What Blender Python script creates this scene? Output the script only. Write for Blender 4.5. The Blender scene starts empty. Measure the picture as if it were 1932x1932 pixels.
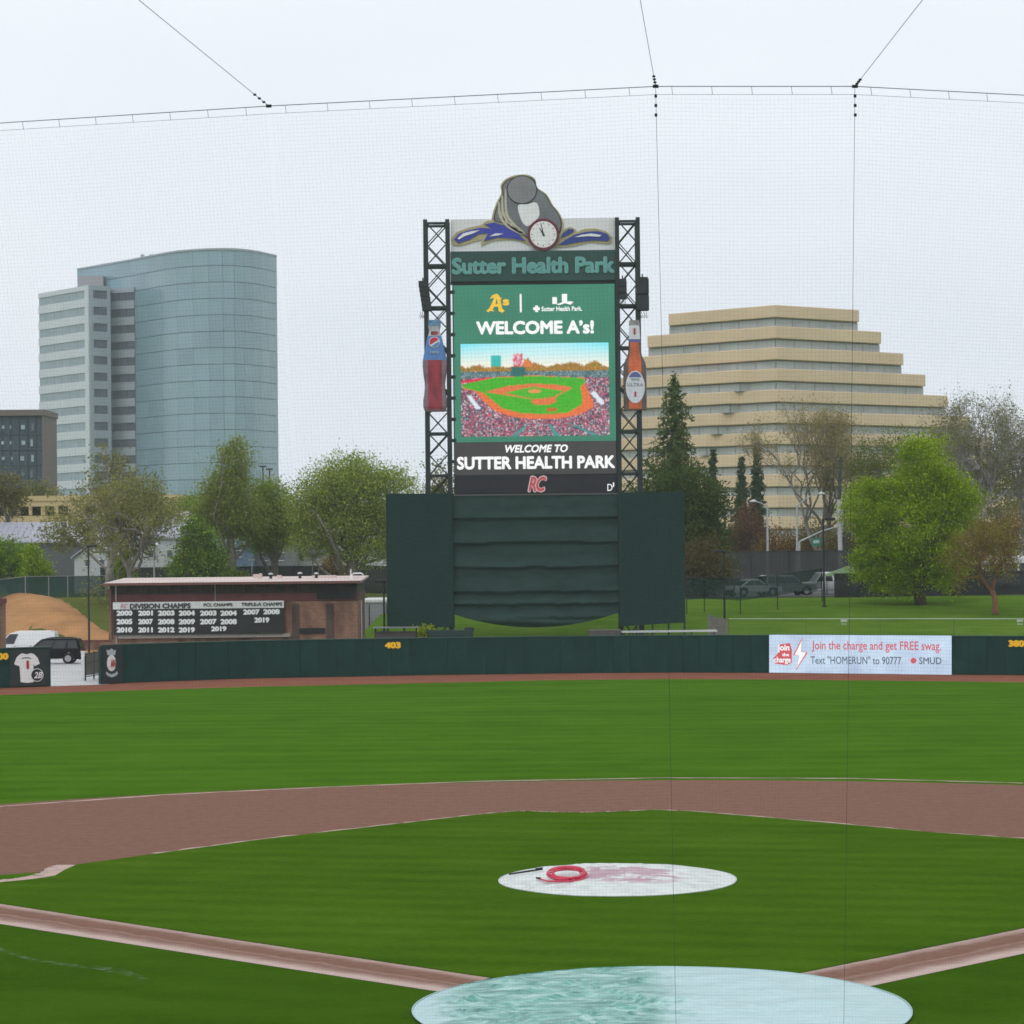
import bpy, bmesh, math, random
import numpy as np
from mathutils import Vector, Matrix

# ------------------------------------------------------------------ camera, sky, sun, exposure
sc = bpy.context.scene
C = sc.collection
FPX = 5347.0                       # focal length in pixels of a 1932 px wide picture
PITCH, ROLL = math.radians(0.776), math.radians(-0.6)
CAM = Vector((-2.45, -47.4, 7.73))
cam_data = bpy.data.cameras.new('camera')
cam = bpy.data.objects.new('camera', cam_data); C.objects.link(cam)
cam_data.sensor_width = 36; cam_data.lens = 36 * FPX / 1932
cam_data.clip_start = 0.1; cam_data.clip_end = 6000
CR = Matrix.Rotation(math.pi/2 + PITCH, 3, 'X') @ Matrix.Rotation(ROLL, 3, 'Z')
cam.matrix_world = Matrix.Translation(CAM) @ CR.to_4x4()
sc.camera = cam

world = bpy.data.worlds.new('World'); sc.world = world; world.use_nodes = True
SUN_EL, SUN_AZ = math.radians(52), math.radians(200)      # azimuth clockwise from +Y
def build_world():
    nt = world.node_tree; N = nt.nodes; L = nt.links
    bg = N['Background']
    sky = N.new('ShaderNodeTexSky'); sky.sky_type = 'NISHITA'; sky.sun_disc = False
    sky.sun_elevation = SUN_EL; sky.sun_rotation = SUN_AZ; sky.dust_density = 4
    hs = N.new('ShaderNodeHueSaturation'); hs.inputs['Saturation'].default_value = 0.25
    hs.inputs['Value'].default_value = 0.75
    L.new(sky.outputs[0], hs.inputs['Color'])
    tc = N.new('ShaderNodeTexCoord'); mp = N.new('ShaderNodeMapping'); mp.inputs['Scale'].default_value = (1, 1, 3)
    nz = N.new('ShaderNodeTexNoise'); nz.inputs['Scale'].default_value = 2.2; nz.inputs['Detail'].default_value = 5
    L.new(tc.outputs['Generated'], mp.inputs[0]); L.new(mp.outputs[0], nz.inputs['Vector'])
    cr = N.new('ShaderNodeValToRGB')
    cr.color_ramp.elements[0].position = .3; cr.color_ramp.elements[0].color = (6.95, 7.5, 8.3, 1)
    cr.color_ramp.elements[1].position = .7; cr.color_ramp.elements[1].color = (8.3, 8.75, 9.1, 1)
    L.new(nz.outputs['Fac'], cr.inputs[0])
    mx = N.new('ShaderNodeMix'); mx.data_type = 'RGBA'; mx.inputs[0].default_value = 0.9
    L.new(hs.outputs[0], mx.inputs[6]); L.new(cr.outputs[0], mx.inputs[7])
    L.new(mx.outputs[2], bg.inputs['Color']); bg.inputs['Strength'].default_value = 0.123
build_world()
sl = bpy.data.lights.new('sun', 'SUN'); sl.energy = 0.8; sl.angle = math.radians(30); sl.color = (1, .97, .93)
so = bpy.data.objects.new('sun', sl); C.objects.link(so)
sd = Vector((math.sin(SUN_AZ)*math.cos(SUN_EL), math.cos(SUN_AZ)*math.cos(SUN_EL), math.sin(SUN_EL)))
so.rotation_euler = sd.to_track_quat('Z', 'Y').to_euler(); so.location = (0, -60, 80)
sc.view_settings.view_transform = 'Standard'; sc.view_settings.look = 'None'
sc.view_settings.exposure = 0; sc.view_settings.gamma = 1
sc.render.engine = 'CYCLES'
sc.cycles.use_denoising = True; sc.cycles.filter_width = 1.6
sc.cycles.max_bounces = 8; sc.cycles.diffuse_bounces = 3; sc.cycles.transparent_max_bounces = 24
sc.cycles.volume_bounces = 1; sc.cycles.use_adaptive_sampling = True; sc.cycles.adaptive_threshold = 0.01

# ------------------------------------------------------------------ pixel -> place
def ray(x, y):
    r = CR @ Vector(((x-966)/FPX, -(y-966)/FPX, -1)); return r / r.y
def P(x, y, d): return CAM + ray(x, y) * d
def G(x, y, z=0.0):
    r = ray(x, y); return CAM + r * ((z - CAM.z) / r.z)
def sstep(a, b, v):
    t = min(1, max(0, (v-a)/(b-a))); return t*t*(3-2*t)
def pl(v, pts):
    for (a, za), (b, zb) in zip(pts[:-1], pts[1:]):
        if v <= b: return za if v <= a else za + (zb-za)*(v-a)/(b-a)
    return pts[-1][1]
def terrain(X, Y):
    right = pl(Y, [(131, -.06), (132.5, 1.0), (142, 2.1), (165, 3.75), (190, 3.8)])
    left = pl(Y, [(172, -.06), (178, .5), (197, 4.0), (230, 3.8)])
    bX = pl(Y, [(131, -8), (170, -14)])
    k = sstep(bX-3.5, bX, X)
    return left + (right-left)*k
def GT(x, y, d0=165, d1=420):
    r = ray(x, y); d = d0
    while d < d1:
        p = CAM + r*d
        if p.z <= terrain(p.x, p.y): return p
        d += .25
    return CAM + r*d1

# ------------------------------------------------------------------ materials
MATS = {}
def s2l(c):
    return tuple(((v/255)/12.92 if v/255 <= .04045 else ((v/255+.055)/1.055)**2.4) for v in c)
def mat(name, col, rough=.7, var=.12, scale=3.0, bump=0.0, bscale=20, metal=0, spec=.4, stretch=None, emit=0, alpha=1, coat=0, dirt=None):
    if name in MATS: return MATS[name]
    m = bpy.data.materials.new(name); m.use_nodes = True
    N = m.node_tree.nodes; L = m.node_tree.links; b = N['Principled BSDF']
    b.inputs['Roughness'].default_value = rough; b.inputs['Metallic'].default_value = metal
    b.inputs['Specular IOR Level'].default_value = spec; b.inputs['Coat Weight'].default_value = coat
    tc = N.new('ShaderNodeTexCoord'); mp = N.new('ShaderNodeMapping')
    mp.inputs['Scale'].default_value = stretch or (1, 1, 1)
    oi = N.new('ShaderNodeObjectInfo'); vm = N.new('ShaderNodeVectorMath'); vm.operation = 'MULTIPLY_ADD'
    vm.inputs[1].default_value = (37, 37, 37); L.new(oi.outputs['Random'], vm.inputs[0]); L.new(tc.outputs['Object'], vm.inputs[2])
    L.new(vm.outputs[0], mp.inputs[0])
    nz = N.new('ShaderNodeTexNoise'); nz.inputs['Scale'].default_value = scale; nz.inputs['Detail'].default_value = 6
    nz.inputs['Roughness'].default_value = .62
    L.new(mp.outputs[0], nz.inputs['Vector'])
    cr = N.new('ShaderNodeValToRGB'); e = cr.color_ramp.elements
    e[0].position = .3; e[1].position = .7
    e[0].color = tuple(v*(1-var) for v in col) + (1,); e[1].color = tuple(min(1, v*(1+var)) for v in col) + (1,)
    if dirt: e[0].color = tuple(dirt) + (1,)
    L.new(nz.outputs['Fac'], cr.inputs[0]); L.new(cr.outputs[0], b.inputs['Base Color'])
    if emit:
        L.new(cr.outputs[0], b.inputs['Emission Color']); b.inputs['Emission Strength'].default_value = emit
        b.inputs['Base Color'].default_value = (.02, .02, .02, 1)
        for lk in list(b.inputs['Base Color'].links): L.remove(lk)
    if bump:
        n2 = N.new('ShaderNodeTexNoise'); n2.inputs['Scale'].default_value = bscale; n2.inputs['Detail'].default_value = 4
        L.new(mp.outputs[0], n2.inputs['Vector'])
        bm_ = N.new('ShaderNodeBump'); bm_.inputs['Strength'].default_value = bump; bm_.inputs['Distance'].default_value = .05
        L.new(n2.outputs['Fac'], bm_.inputs['Height']); L.new(bm_.outputs[0], b.inputs['Normal'])
    if alpha < 1: b.inputs['Alpha'].default_value = alpha
    MATS[name] = m; return m
def attr_mat(name, emit=0, rough=.6, transl=0.0):
    if name in MATS: return MATS[name]
    m = bpy.data.materials.new(name); m.use_nodes = True
    N = m.node_tree.nodes; L = m.node_tree.links; b = N['Principled BSDF']
    a = N.new('ShaderNodeAttribute'); a.attribute_name = 'col'
    b.inputs['Roughness'].default_value = rough; b.inputs['Specular IOR Level'].default_value = .05
    if emit:
        b.inputs['Base Color'].default_value = (.02, .02, .02, 1)
        L.new(a.outputs['Color'], b.inputs['Emission Color']); b.inputs['Emission Strength'].default_value = emit
    else:
        L.new(a.outputs['Color'], b.inputs['Base Color'])
    if transl:
        t = N.new('ShaderNodeBsdfTranslucent'); L.new(a.outputs['Color'], t.inputs['Color'])
        mx = N.new('ShaderNodeMixShader'); mx.inputs[0].default_value = transl
        L.new(b.outputs[0], mx.inputs[1]); L.new(t.outputs[0], mx.inputs[2])
        L.new(mx.outputs[0], N['Material Output'].inputs['Surface'])
    MATS[name] = m; return m

# ------------------------------------------------------------------ objects
ORG = {}
def tag(o, label=None, cat=None, group=None, kind=None):
    if label: o['label'] = label
    if cat: o['category'] = cat
    if group: o['group'] = group
    if kind: o['kind'] = kind
    return o
def thing(name, label, cat, loc=(0, 0, 0), group=None):
    o = bpy.data.objects.new(name, None); C.objects.link(o); o.location = loc; o.empty_display_size = .3
    ORG[o.name] = Vector(loc); return tag(o, label, cat, group)
def link(name, me, m, parent=None, loc=None, rotz=0.0):
    o = bpy.data.objects.new(name, me); C.objects.link(o)
    if m and not me.materials: me.materials.append(m)
    og = ORG[parent.name] if parent else Vector((0, 0, 0))
    if parent: o.parent = parent
    if loc is not None: o.location = Vector(loc) - og
    o.rotation_euler.z = rotz
    ORG[o.name] = og if loc is None else Vector(loc)
    return o
class MB:
    def __init__(s): s.v = []; s.f = []
    def add(s, vs, fs):
        n = len(s.v); s.v += [tuple(v) for v in vs]; s.f += [tuple(i+n for i in f) for f in fs]; return s
    def box(s, c, size, rotz=0.0):
        cx, cy, cz = c; hx, hy, hz = (v/2 for v in size); ca, sa = math.cos(rotz), math.sin(rotz)
        vs = []
        for dz in (-hz, hz):
            for dx, dy in ((-hx, -hy), (hx, -hy), (hx, hy), (-hx, hy)):
                vs.append((cx+dx*ca-dy*sa, cy+dx*sa+dy*ca, cz+dz))
        return s.add(vs, [(3, 2, 1, 0), (4, 5, 6, 7), (0, 1, 5, 4), (1, 2, 6, 5), (2, 3, 7, 6), (3, 0, 4, 7)])
    def bar(s, a, b, r, n=4):
        return s.tube([a, b], [r, r], n)
    def tube(s, pts, rad, n=6, cap=True):
        pts = [Vector(p) for p in pts]
        if not isinstance(rad, (list, tuple)): rad = [rad]*len(pts)
        base = len(s.v)
        for i, p in enumerate(pts):
            t = (pts[min(i+1, len(pts)-1)] - pts[max(i-1, 0)])
            if t.length < 1e-9: t = Vector((0, 0, 1))
            t.normalize()
            u = t.cross(Vector((0, 0, 1)) if abs(t.z) < .95 else Vector((0, 1, 0))).normalized(); w = t.cross(u)
            for k in range(n):
                a = 2*math.pi*(k+.5)/n; s.v.append(tuple(p + (u*math.cos(a)+w*math.sin(a))*rad[i]))
        for i in range(len(pts)-1):
            for k in range(n):
                a = base+i*n+k; b = base+i*n+(k+1) % n; s.f.append((a, b, b+n, a+n))
        if cap:
            s.f.append(tuple(base+k for k in reversed(range(n)))); s.f.append(tuple(base+(len(pts)-1)*n+k for k in range(n)))
        return s
    def prism(s, poly, vec):
        n = len(poly); vec = Vector(vec)
        vs = [Vector(p) for p in poly] + [Vector(p)+vec for p in poly]
        fs = [tuple(range(n)), tuple(reversed(range(n, 2*n)))] + [(i, i+n, (i+1) % n+n, (i+1) % n) for i in range(n)]
        return s.add(vs, fs)
    def lathe(s, prof, c, n=16, sy=1.0, half=False, cap=True):
        base = len(s.v); cx, cy, cz = c; m = n+1 if half else n
        for r, z in prof:
            for k in range(m):
                a = (math.pi + math.pi*k/n) if half else 2*math.pi*k/n
                s.v.append((cx+r*math.cos(a), cy+r*math.sin(a)*sy, cz+z))
        for i in range(len(prof)-1):
            for k in range(n):
                a = base+i*m+k; b = base+i*m+((k+1) if half else (k+1) % n); s.f.append((a, b, b+m, a+m))
        if cap:
            s.f.append(tuple(base+k for k in reversed(range(m)))); s.f.append(tuple(base+(len(prof)-1)*m+k for k in range(m)))
            if half: s.f.append(tuple([base+i*m for i in range(len(prof))] + [base+i*m+m-1 for i in reversed(range(len(prof)))]))
        return s
    def mesh(s, name, m, og=(0, 0, 0), smooth=False):
        me = bpy.data.meshes.new(name); og = Vector(og)
        me.from_pydata([tuple(Vector(v)-og) for v in s.v], [], s.f)
        b = bmesh.new(); b.from_mesh(me); bmesh.ops.recalc_face_normals(b, faces=b.faces); b.to_mesh(me); b.free()
        if smooth: me.polygons.foreach_set('use_smooth', [True]*len(me.polygons))
        if m: me.materials.append(m)
        me.update(); return me
    def build(s, name, m, parent=None, smooth=False, bevel=0.0):
        og = ORG[parent.name] if parent else Vector((0, 0, 0))
        o = link(name, s.mesh(name, m, og, smooth), m, parent)
        if bevel:
            md = o.modifiers.new('bevel', 'BEVEL'); md.width = bevel; md.segments = 2; md.limit_method = 'ANGLE'
        return o
def struct(name, mb, m, smooth=False): return tag(mb.build(name, m, None, smooth), kind='structure')

def np_mesh(name, verts, quads, cols=None, m=None):
    me = bpy.data.meshes.new(name); nv, nf = len(verts), len(quads)
    me.vertices.add(nv); me.vertices.foreach_set('co', np.asarray(verts, np.float32).ravel())
    k = quads.shape[1]
    me.loops.add(nf*k); me.loops.foreach_set('vertex_index', quads.astype(np.int32).ravel())
    me.polygons.add(nf); me.polygons.foreach_set('loop_start', np.arange(0, nf*k, k, dtype=np.int32))
    if cols is not None:
        a = me.color_attributes.new('col', 'FLOAT_COLOR', 'CORNER')
        cc = np.ones((nf, k, 4), np.float32); cc[:, :, :3] = np.asarray(cols, np.float32)[:, None, :]
        a.data.foreach_set('color', cc.ravel())
    me.update(calc_edges=True); me.validate()
    if m: me.materials.append(m)
    return me

def text_mesh(body, w, h, bold=0.0, shear=0.0, depth=.02, space=1.0):
    cu = bpy.data.curves.new('lettering', 'FONT'); cu.body = body; cu.shear = shear
    cu.space_character = space; cu.resolution_u = 3
    ob = bpy.data.objects.new('lettering', cu); C.objects.link(ob)
    dg = bpy.context.evaluated_depsgraph_get()
    me = bpy.data.meshes.new_from_object(ob.evaluated_get(dg))
    bpy.data.objects.remove(ob); bpy.data.curves.remove(cu)
    v = np.empty(len(me.vertices)*3, np.float32); me.vertices.foreach_get('co', v); v = v.reshape(-1, 3)
    fs0 = [tuple(p.vertices) for p in me.polygons]; nv = len(v)
    bpy.data.meshes.remove(me)
    # heavier strokes: the same outline pushed out to eight sides, each a hair behind the next
    offs = [(0, 0)] + ([(bold*math.cos(k*math.pi/4), bold*math.sin(k*math.pi/4)) for k in range(8)] if bold > .004 else [])
    vv = []; fs = []
    for k, (ox, oy) in enumerate(offs):
        q = v.copy(); q[:, 0] += ox; q[:, 1] += oy; q[:, 2] = k; vv.append(q); fs += [tuple(i+k*nv for i in f) for f in fs0]
    v = np.concatenate(vv); lo, hi = v.min(0), v.max(0)
    out = np.zeros_like(v)
    out[:, 0] = ((v[:, 0]-lo[0])/(hi[0]-lo[0])-.5)*w
    out[:, 1] = v[:, 2]*.0006 - depth
    out[:, 2] = ((v[:, 1]-lo[1])/(hi[1]-lo[1])-.5)*h
    # one mesh per word: cut wherever no letter covers a stretch wider than a letter gap
    iv = sorted((min(v[i][0] for i in f), max(v[i][0] for i in f)) for f in fs); cuts = []; hi_ = iv[0][1]
    for x0, x1 in iv:
        if x0 - hi_ > .13: cuts.append((x0+hi_)/2)
        hi_ = max(hi_, x1)
    res = []
    for w_ in range(len(cuts)+1):
        sel = [f for f in fs if sum(v[f[0]][0] > c for c in cuts) == w_]; used = sorted({i for f in sel for i in f}); ix = {o: n for n, o in enumerate(used)}
        me = bpy.data.meshes.new('letters'); me.from_pydata([tuple(out[i]) for i in used], [], [tuple(ix[i] for i in f) for f in sel]); nf = sum(1 for i in used if i < nv)
        b = bmesh.new(); b.from_mesh(me); b.verts.ensure_lookup_table(); b.verts.index_update()
        for f in b.faces:
            f.normal_update()
            if f.normal.y > 0: f.normal_flip()
        if depth:                                      # returns along the front outline
            for ed in [e_ for e_ in b.edges if len(e_.link_faces) == 1 and e_.verts[0].index < nf]:
                p, q = ed.verts; n1 = b.verts.new((p.co.x, 0, p.co.z)); n2 = b.verts.new((q.co.x, 0, q.co.z)); b.faces.new((p, q, n2, n1))
        b.to_mesh(me); b.free(); res.append(me)
    return res
def letters(name, body, loc, w, h, m, parent, bold=0.02, shear=0, depth=.02, space=1, rotz=0.0):
    return [link(name, me, m, parent, loc, rotz) for me in text_mesh(body, w, h, bold, shear, depth, space)][0]
def px_letters(name, body, x0, y0, x1, y1, d, m, parent, dy=0.0, **k):
    """lettering filling a pixel box on the upright plane at depth d"""
    p = P((x0+x1)/2, (y0+y1)/2, d); s = d/FPX
    return letters(name, body, (p.x, p.y+dy, p.z), abs(x1-x0)*s, abs(y1-y0)*s, m, parent, **k)
def px_box(mb, x0, y0, x1, y1, d, thick, dy=0.0):
    p = P((x0+x1)/2, (y0+y1)/2, d); s = d/FPX
    return mb.box((p.x, p.y+dy+thick/2, p.z), (abs(x1-x0)*s, thick, abs(y1-y0)*s))
def px_poly(mb, pts, d, thick, dy=0.0):
    return mb.prism([P(x, y, d)+Vector((0, dy, 0)) for x, y in pts], (0, thick, 0))
def ell(cx, cy, rx, ry, n=24, a0=0, a1=2*math.pi):
    full = abs(a1-a0-2*math.pi) < 1e-6
    return [(cx+rx*math.cos(a0+(a1-a0)*k/(n if full else n-1)), cy+ry*math.sin(a0+(a1-a0)*k/(n if full else n-1))) for k in range(n)]
def copy_tree(o, loc, rotz=None, scale=None):
    def rec(src, par):
        c = src.copy(); C.objects.link(c); ORG[c.name] = ORG[src.name]
        if par: c.parent = par
        for ch in [x for x in bpy.data.objects if x.parent == src]: rec(ch, c)
        return c
    c = rec(o, None); c.location = loc
    if rotz is not None: c.rotation_euler.z = rotz
    if scale: c.scale = scale
    ORG[c.name] = Vector(loc); return c

# ------------------------------------------------------------------ ground and field
def grass_mat(name, a, b, c, sx=.03, sy=.4, rot=0.0, stripe=None):
    m = bpy.data.materials.new(name); m.use_nodes = True
    N = m.node_tree.nodes; L = m.node_tree.links; bs = N['Principled BSDF']
    bs.inputs['Roughness'].default_value = .75; bs.inputs['Specular IOR Level'].default_value = 0
    tc = N.new('ShaderNodeTexCoord')
    def noise(scale3, sc_, det=5, rough=.6, r=0.0):
        mp = N.new('ShaderNodeMapping'); mp.inputs['Scale'].default_value = scale3; mp.inputs['Rotation'].default_value = (0, 0, r)
        L.new(tc.outputs['Object'], mp.inputs[0])
        n = N.new('ShaderNodeTexNoise'); n.inputs['Scale'].default_value = sc_; n.inputs['Detail'].default_value = det
        n.inputs['Roughness'].default_value = rough; L.new(mp.outputs[0], n.inputs['Vector']); return n
    n1 = noise((sx, sy, 1), 1.0, 4, .55, rot)
    n2 = noise((1, 1, 1), .22, 5)
    n3 = noise((1, .6, 1), 5, 9, .85)
    n4 = noise((.6, 1.0, 1), .8, 5, .7, -rot*.5)
    def math_(op, x, y):
        q = N.new('ShaderNodeMath'); q.operation = op
        for i, v in enumerate((x, y)):
            if isinstance(v, (int, float)): q.inputs[i].default_value = v
            else: L.new(v, q.inputs[i])
        return q.outputs[0]
    t = math_('MULTIPLY', n1.outputs['Fac'], .22)
    t = math_('ADD', t, math_('MULTIPLY', n2.outputs['Fac'], .22))
    t = math_('ADD', t, math_('MULTIPLY', n3.outputs['Fac'], .34))
    t = math_('ADD', t, math_('MULTIPLY', n4.outputs['Fac'], .22))
    if stripe:
        mp = N.new('ShaderNodeMapping'); mp.inputs['Rotation'].default_value = (0, 0, stripe[1]); L.new(tc.outputs['Object'], mp.inputs[0])
        wv = N.new('ShaderNodeTexWave'); wv.wave_type = 'BANDS'; wv.bands_direction = 'Y'; wv.inputs['Scale'].default_value = stripe[0]
        wv.inputs['Distortion'].default_value = .8; wv.inputs['Detail'].default_value = 2; L.new(mp.outputs[0], wv.inputs['Vector'])
        t = math_('ADD', t, math_('MULTIPLY', math_('SUBTRACT', wv.outputs['Fac'], .5), stripe[2]))
    cr = N.new('ShaderNodeValToRGB'); e = cr.color_ramp.elements
    e[0].position = .37; e[0].color = (*a, 1); e[1].position = .63; e[1].color = (*c, 1)
    k = e.new(.5); k.color = (*b, 1)
    L.new(t, cr.inputs[0]); L.new(cr.outputs[0], bs.inputs['Base Color'])
    n5 = noise((1, 1, 1), 14, 4, .7)
    bm_ = N.new('ShaderNodeBump'); bm_.inputs['Strength'].default_value = .6; bm_.inputs['Distance'].default_value = .06
    L.new(n5.outputs['Fac'], bm_.inputs['Height']); L.new(bm_.outputs[0], bs.inputs['Normal'])
    MATS[name] = m; return m
M_OUT = grass_mat('outfield_turf', (.038, .106, .005), (.060, .148, .008), (.084, .180, .013), .05, .20, .05, (.11, .03, .05))
M_INF = grass_mat('infield_turf', (.034, .088, .004), (.056, .122, .006), (.084, .152, .012), .10, .30, .22, (.2, .25, .05))
M_FOUL = grass_mat('foul_turf', (.028, .072, .003), (.043, .102, .005), (.062, .125, .010), .08, .3, -.15, (.15, .5, .04))
M_BERM = grass_mat('berm_grass', (.050, .112, .008), (.085, .160, .016), (.140, .205, .034), .12, .3, .0)
M_HILL = grass_mat('rough_grass', (.07, .10, .020), (.10, .13, .028), (.15, .15, .045), .15, .3, .0)
M_DIRT = mat('infield_clay', (.222, .121, .090), .9, .13, 5, .5, 30, spec=0)
M_TRACK = mat('track_clay', (.235, .095, .065), .9, .14, .8, .4, 20, spec=0)
M_CHALK = mat('pale_sand', (.50, .36, .31), .9, .22, 2.5, .4, 20, spec=.1)
M_CONC = mat('wet_concrete', (.52, .52, .52), .45, .14, .6, .15, 12, spec=.5)
M_ASPH = mat('asphalt', (.045, .045, .048), .6, .25, .8, .3, 15)
M_SOIL = mat('orange_soil', (.40, .20, .075), .95, .25, .35, .8, 3)

def grid_ground():
    xs = sorted(set([-900, -600, -400, -250, -160, -120] + list(np.arange(-90, 91, 3.0)) + [120, 160, 250, 400, 600, 900]))
    ys = sorted(set([-110, -60, 0, 60, 110, 125, 131, 132.5] + list(np.arange(134, 232, 2.0)) + [260, 320, 420, 600, 800, 1000, 1300]))
    mb = MB(); vs = []; fs = []
    for y in ys:
        for x in xs: vs.append((x, y, terrain(x, y)))
    w = len(xs)
    for j in range(len(ys)-1):
        for i in range(w-1): fs.append((j*w+i, j*w+i+1, (j+1)*w+i+1, (j+1)*w+i))
    mb.add(vs, fs); return mb
struct('ground', grid_ground(), M_BERM, smooth=True)

def sheet(name, pts, z, m, skirt=.02):
    """flat polygon with a small turned-down edge"""
    mb = MB(); p = [(a, b, z) for a, b in pts]
    n = len(p); mb.add(p + [(a, b, z-skirt) for a, b, _ in p], [tuple(range(n))] + [(i, (i+1) % n, (i+1) % n+n, i+n) for i in range(n)])
    return struct(name, mb, m)
WALL_PX = [(193, 1291), (240, 1288), (463, 1280), (773, 1274), (1025, 1270.6), (1256, 1268.5), (1450, 1269), (1795, 1272.6), (1932, 1273.6), (2040, 1276)]
WALL = [G(*p) for p in WALL_PX]
LWALL = [G(-70, 1300.5), G(96, 1294.6)]
# outfield turf: everything inside the warning track
edge_px = [(-150, 1322), (0, 1311.5), (190, 1304.5), (463, 1296), (773, 1289.5), (1025, 1283.5), (1256, 1281.5), (1450, 1282), (1795, 1285.5), (1932, 1287.5), (2100, 1292)]
EDGE = [G(*p) for p in edge_px]
sheet('outfield_grass', [(-75, -46), (75, -46), (75, 95), (45, EDGE[-1].y-6)] + [(p.x, p.y) for p in reversed(EDGE)] + [(-50, 96), (-75, 80)], .0, M_OUT, .04)
sheet('foul_ground_grass', [(-75, -45.5), (75, -45.5), (75, 16), (-75, 16)], .003, M_FOUL, .002)
back = [(w.x, w.y+.4) for w in [LWALL[0], LWALL[1]] + WALL]
sheet('warning_track', [(EDGE[0].x-20, EDGE[0].y-12)] + [(p.x, p.y-.35) for p in EDGE] + [(75, 85), (80, 100), (60, WALL[-1].y-6)] + list(reversed(back)) + [(-80, 95)], -.012, M_TRACK, .02)

R0 = (0.0, 18.44)
arc = [(R0[0]+29.0*math.cos(a), R0[1]+29.0*math.sin(a)) for a in np.linspace(math.radians(-12), math.radians(192), 90)]
sheet('infield_dirt', arc + [(-24, 16), (-19, 19.0), (0, 30), (19, 19.0), (24, 16)], .006, M_DIRT, .01)
def off(p, q, s):
    """strip corners along the line p-q between offsets s[0]..s[1]"""
    d = (Vector(q)-Vector(p)).normalized(); n = Vector((-d.y, d.x))
    return [tuple(Vector(p)+n*s[0]), tuple(Vector(q)+n*s[0]), tuple(Vector(q)+n*s[1]), tuple(Vector(p)+n*s[1])]
def path_mat():
    m = M_DIRT.copy(); m.name = 'base_path_clay'; N = m.node_tree.nodes; L = m.node_tree.links; b = N['Principled BSDF']
    src = b.inputs['Base Color'].links[0].from_socket
    uv = N.new('ShaderNodeUVMap'); sp = N.new('ShaderNodeSeparateXYZ'); L.new(uv.outputs[0], sp.inputs[0])
    tc = N.new('ShaderNodeTexCoord'); nz = N.new('ShaderNodeTexNoise'); nz.inputs['Scale'].default_value = 1.1; nz.inputs['Detail'].default_value = 6
    L.new(tc.outputs['Object'], nz.inputs['Vector'])
    ad = N.new('ShaderNodeMath'); ad.operation = 'MULTIPLY_ADD'; ad.inputs[1].default_value = .24; L.new(nz.outputs['Fac'], ad.inputs[0]); L.new(sp.outputs['Y'], ad.inputs[2])
    cr = N.new('ShaderNodeValToRGB'); e = cr.color_ramp.elements
    stops = [(.08, .75), (.20, .55), (.34, .05), (.60, .0), (.66, .25), (.72, .05), (.84, .25), (1.0, .9), (1.1, 1.0)]
    e[0].position = stops[0][0]; e[0].color = (stops[0][1],)*3+(1,); e[1].position = 1.0; e[1].color = (.9, .9, .9, 1)
    for p_, v in stops[1:7]:
        k = e.new(p_); k.color = (v, v, v, 1)
    L.new(ad.outputs[0], cr.inputs[0])
    mx = N.new('ShaderNodeMix'); mx.data_type = 'RGBA'; L.new(cr.outputs[0], mx.inputs[0]); L.new(src, mx.inputs[6])
    mx.inputs[7].default_value = (.56, .43, .38, 1); L.new(mx.outputs[2], b.inputs['Base Color']); return m
M_PATH = path_mat()
def strip(name, pts_a, pts_b, z, m):
    """ribbon between two polylines, uv.y across"""
    n = len(pts_a); me = bpy.data.meshes.new(name)
    me.from_pydata([(p[0], p[1], z) for p in pts_a]+[(p[0], p[1], z) for p in pts_b], [], [(i, i+1, i+1+n, i+n) for i in range(n-1)])
    uv = me.uv_layers.new(name='UVMap')
    for lp in me.loops: uv.data[lp.index].uv = (lp.vertex_index % n, 0.0 if lp.vertex_index < n else 1.0)
    return tag(link(name, me, m), kind='structure')
TP_in = [G(x, y) for x, y in [(-260, 1666), (0, 1706), (450, 1775), (925, 1846)]]
TP_out = [G(x, y) for x, y in [(-260, 1700), (0, 1744), (450, 1814), (835, 1873)]]
FP_in = [G(x, y) for x, y in [(2190, 1700), (1932, 1752), (1771, 1785), (1505, 1838)]]
FP_out = [G(x, y) for x, y in [(2190, 1742), (1932, 1800), (1771, 1834), (1640, 1862)]]
strip('third_base_path', TP_in, TP_out, .010, M_PATH)
strip('first_base_path', FP_in, FP_out, .010, M_PATH)
sheet('home_plate_dirt', [(3.95*math.cos(a), 3.95*math.sin(a)) for a in np.linspace(0, 2*math.pi, 48)[:-1]], .014, M_DIRT, .004)
# infield turf, a few centimetres proud of the clay
left_edge = [(-230, 1664), (-120, 1668), (0, 1666.5), (60, 1661), (104, 1654), (122, 1643), (145, 1633)]
far_edge = [(300, 1611.5), (500, 1584.5), (750, 1556), (900, 1538.5), (970, 1532.5), (996, 1532), (1050, 1534.3), (1108, 1534.5), (1170, 1532.5), (1236, 1529.5), (1300, 1532), (1500, 1548.5), (1771, 1573), (1932, 1584), (2150, 1603)]
inner = [(2260, 1640), (2100, 1718), (1932, 1752), (1771, 1785), (1505, 1838), (1400, 1850), (1248, 1855), (1050, 1853), (925, 1846), (450, 1775), (0, 1706), (-200, 1676)]
def dens(pp, n=6):
    o = []
    for a, b in zip(pp[:-1], pp[1:]):
        for k in range(n): o.append((a[0]+(b[0]-a[0])*k/n, a[1]+(b[1]-a[1])*k/n))
    o.append(pp[-1]); return o
rg = random.Random(4)
ring = [G(x, y+rg.uniform(-.25, .25)) for x, y in dens(left_edge[1:]+far_edge)] + [G(x, y+rg.uniform(-.3, .3)) for x, y in dens(inner[:-1], 8)]
sheet('infield_grass', [(p.x, p.y) for p in ring], .03, M_INF, .03)
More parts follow.
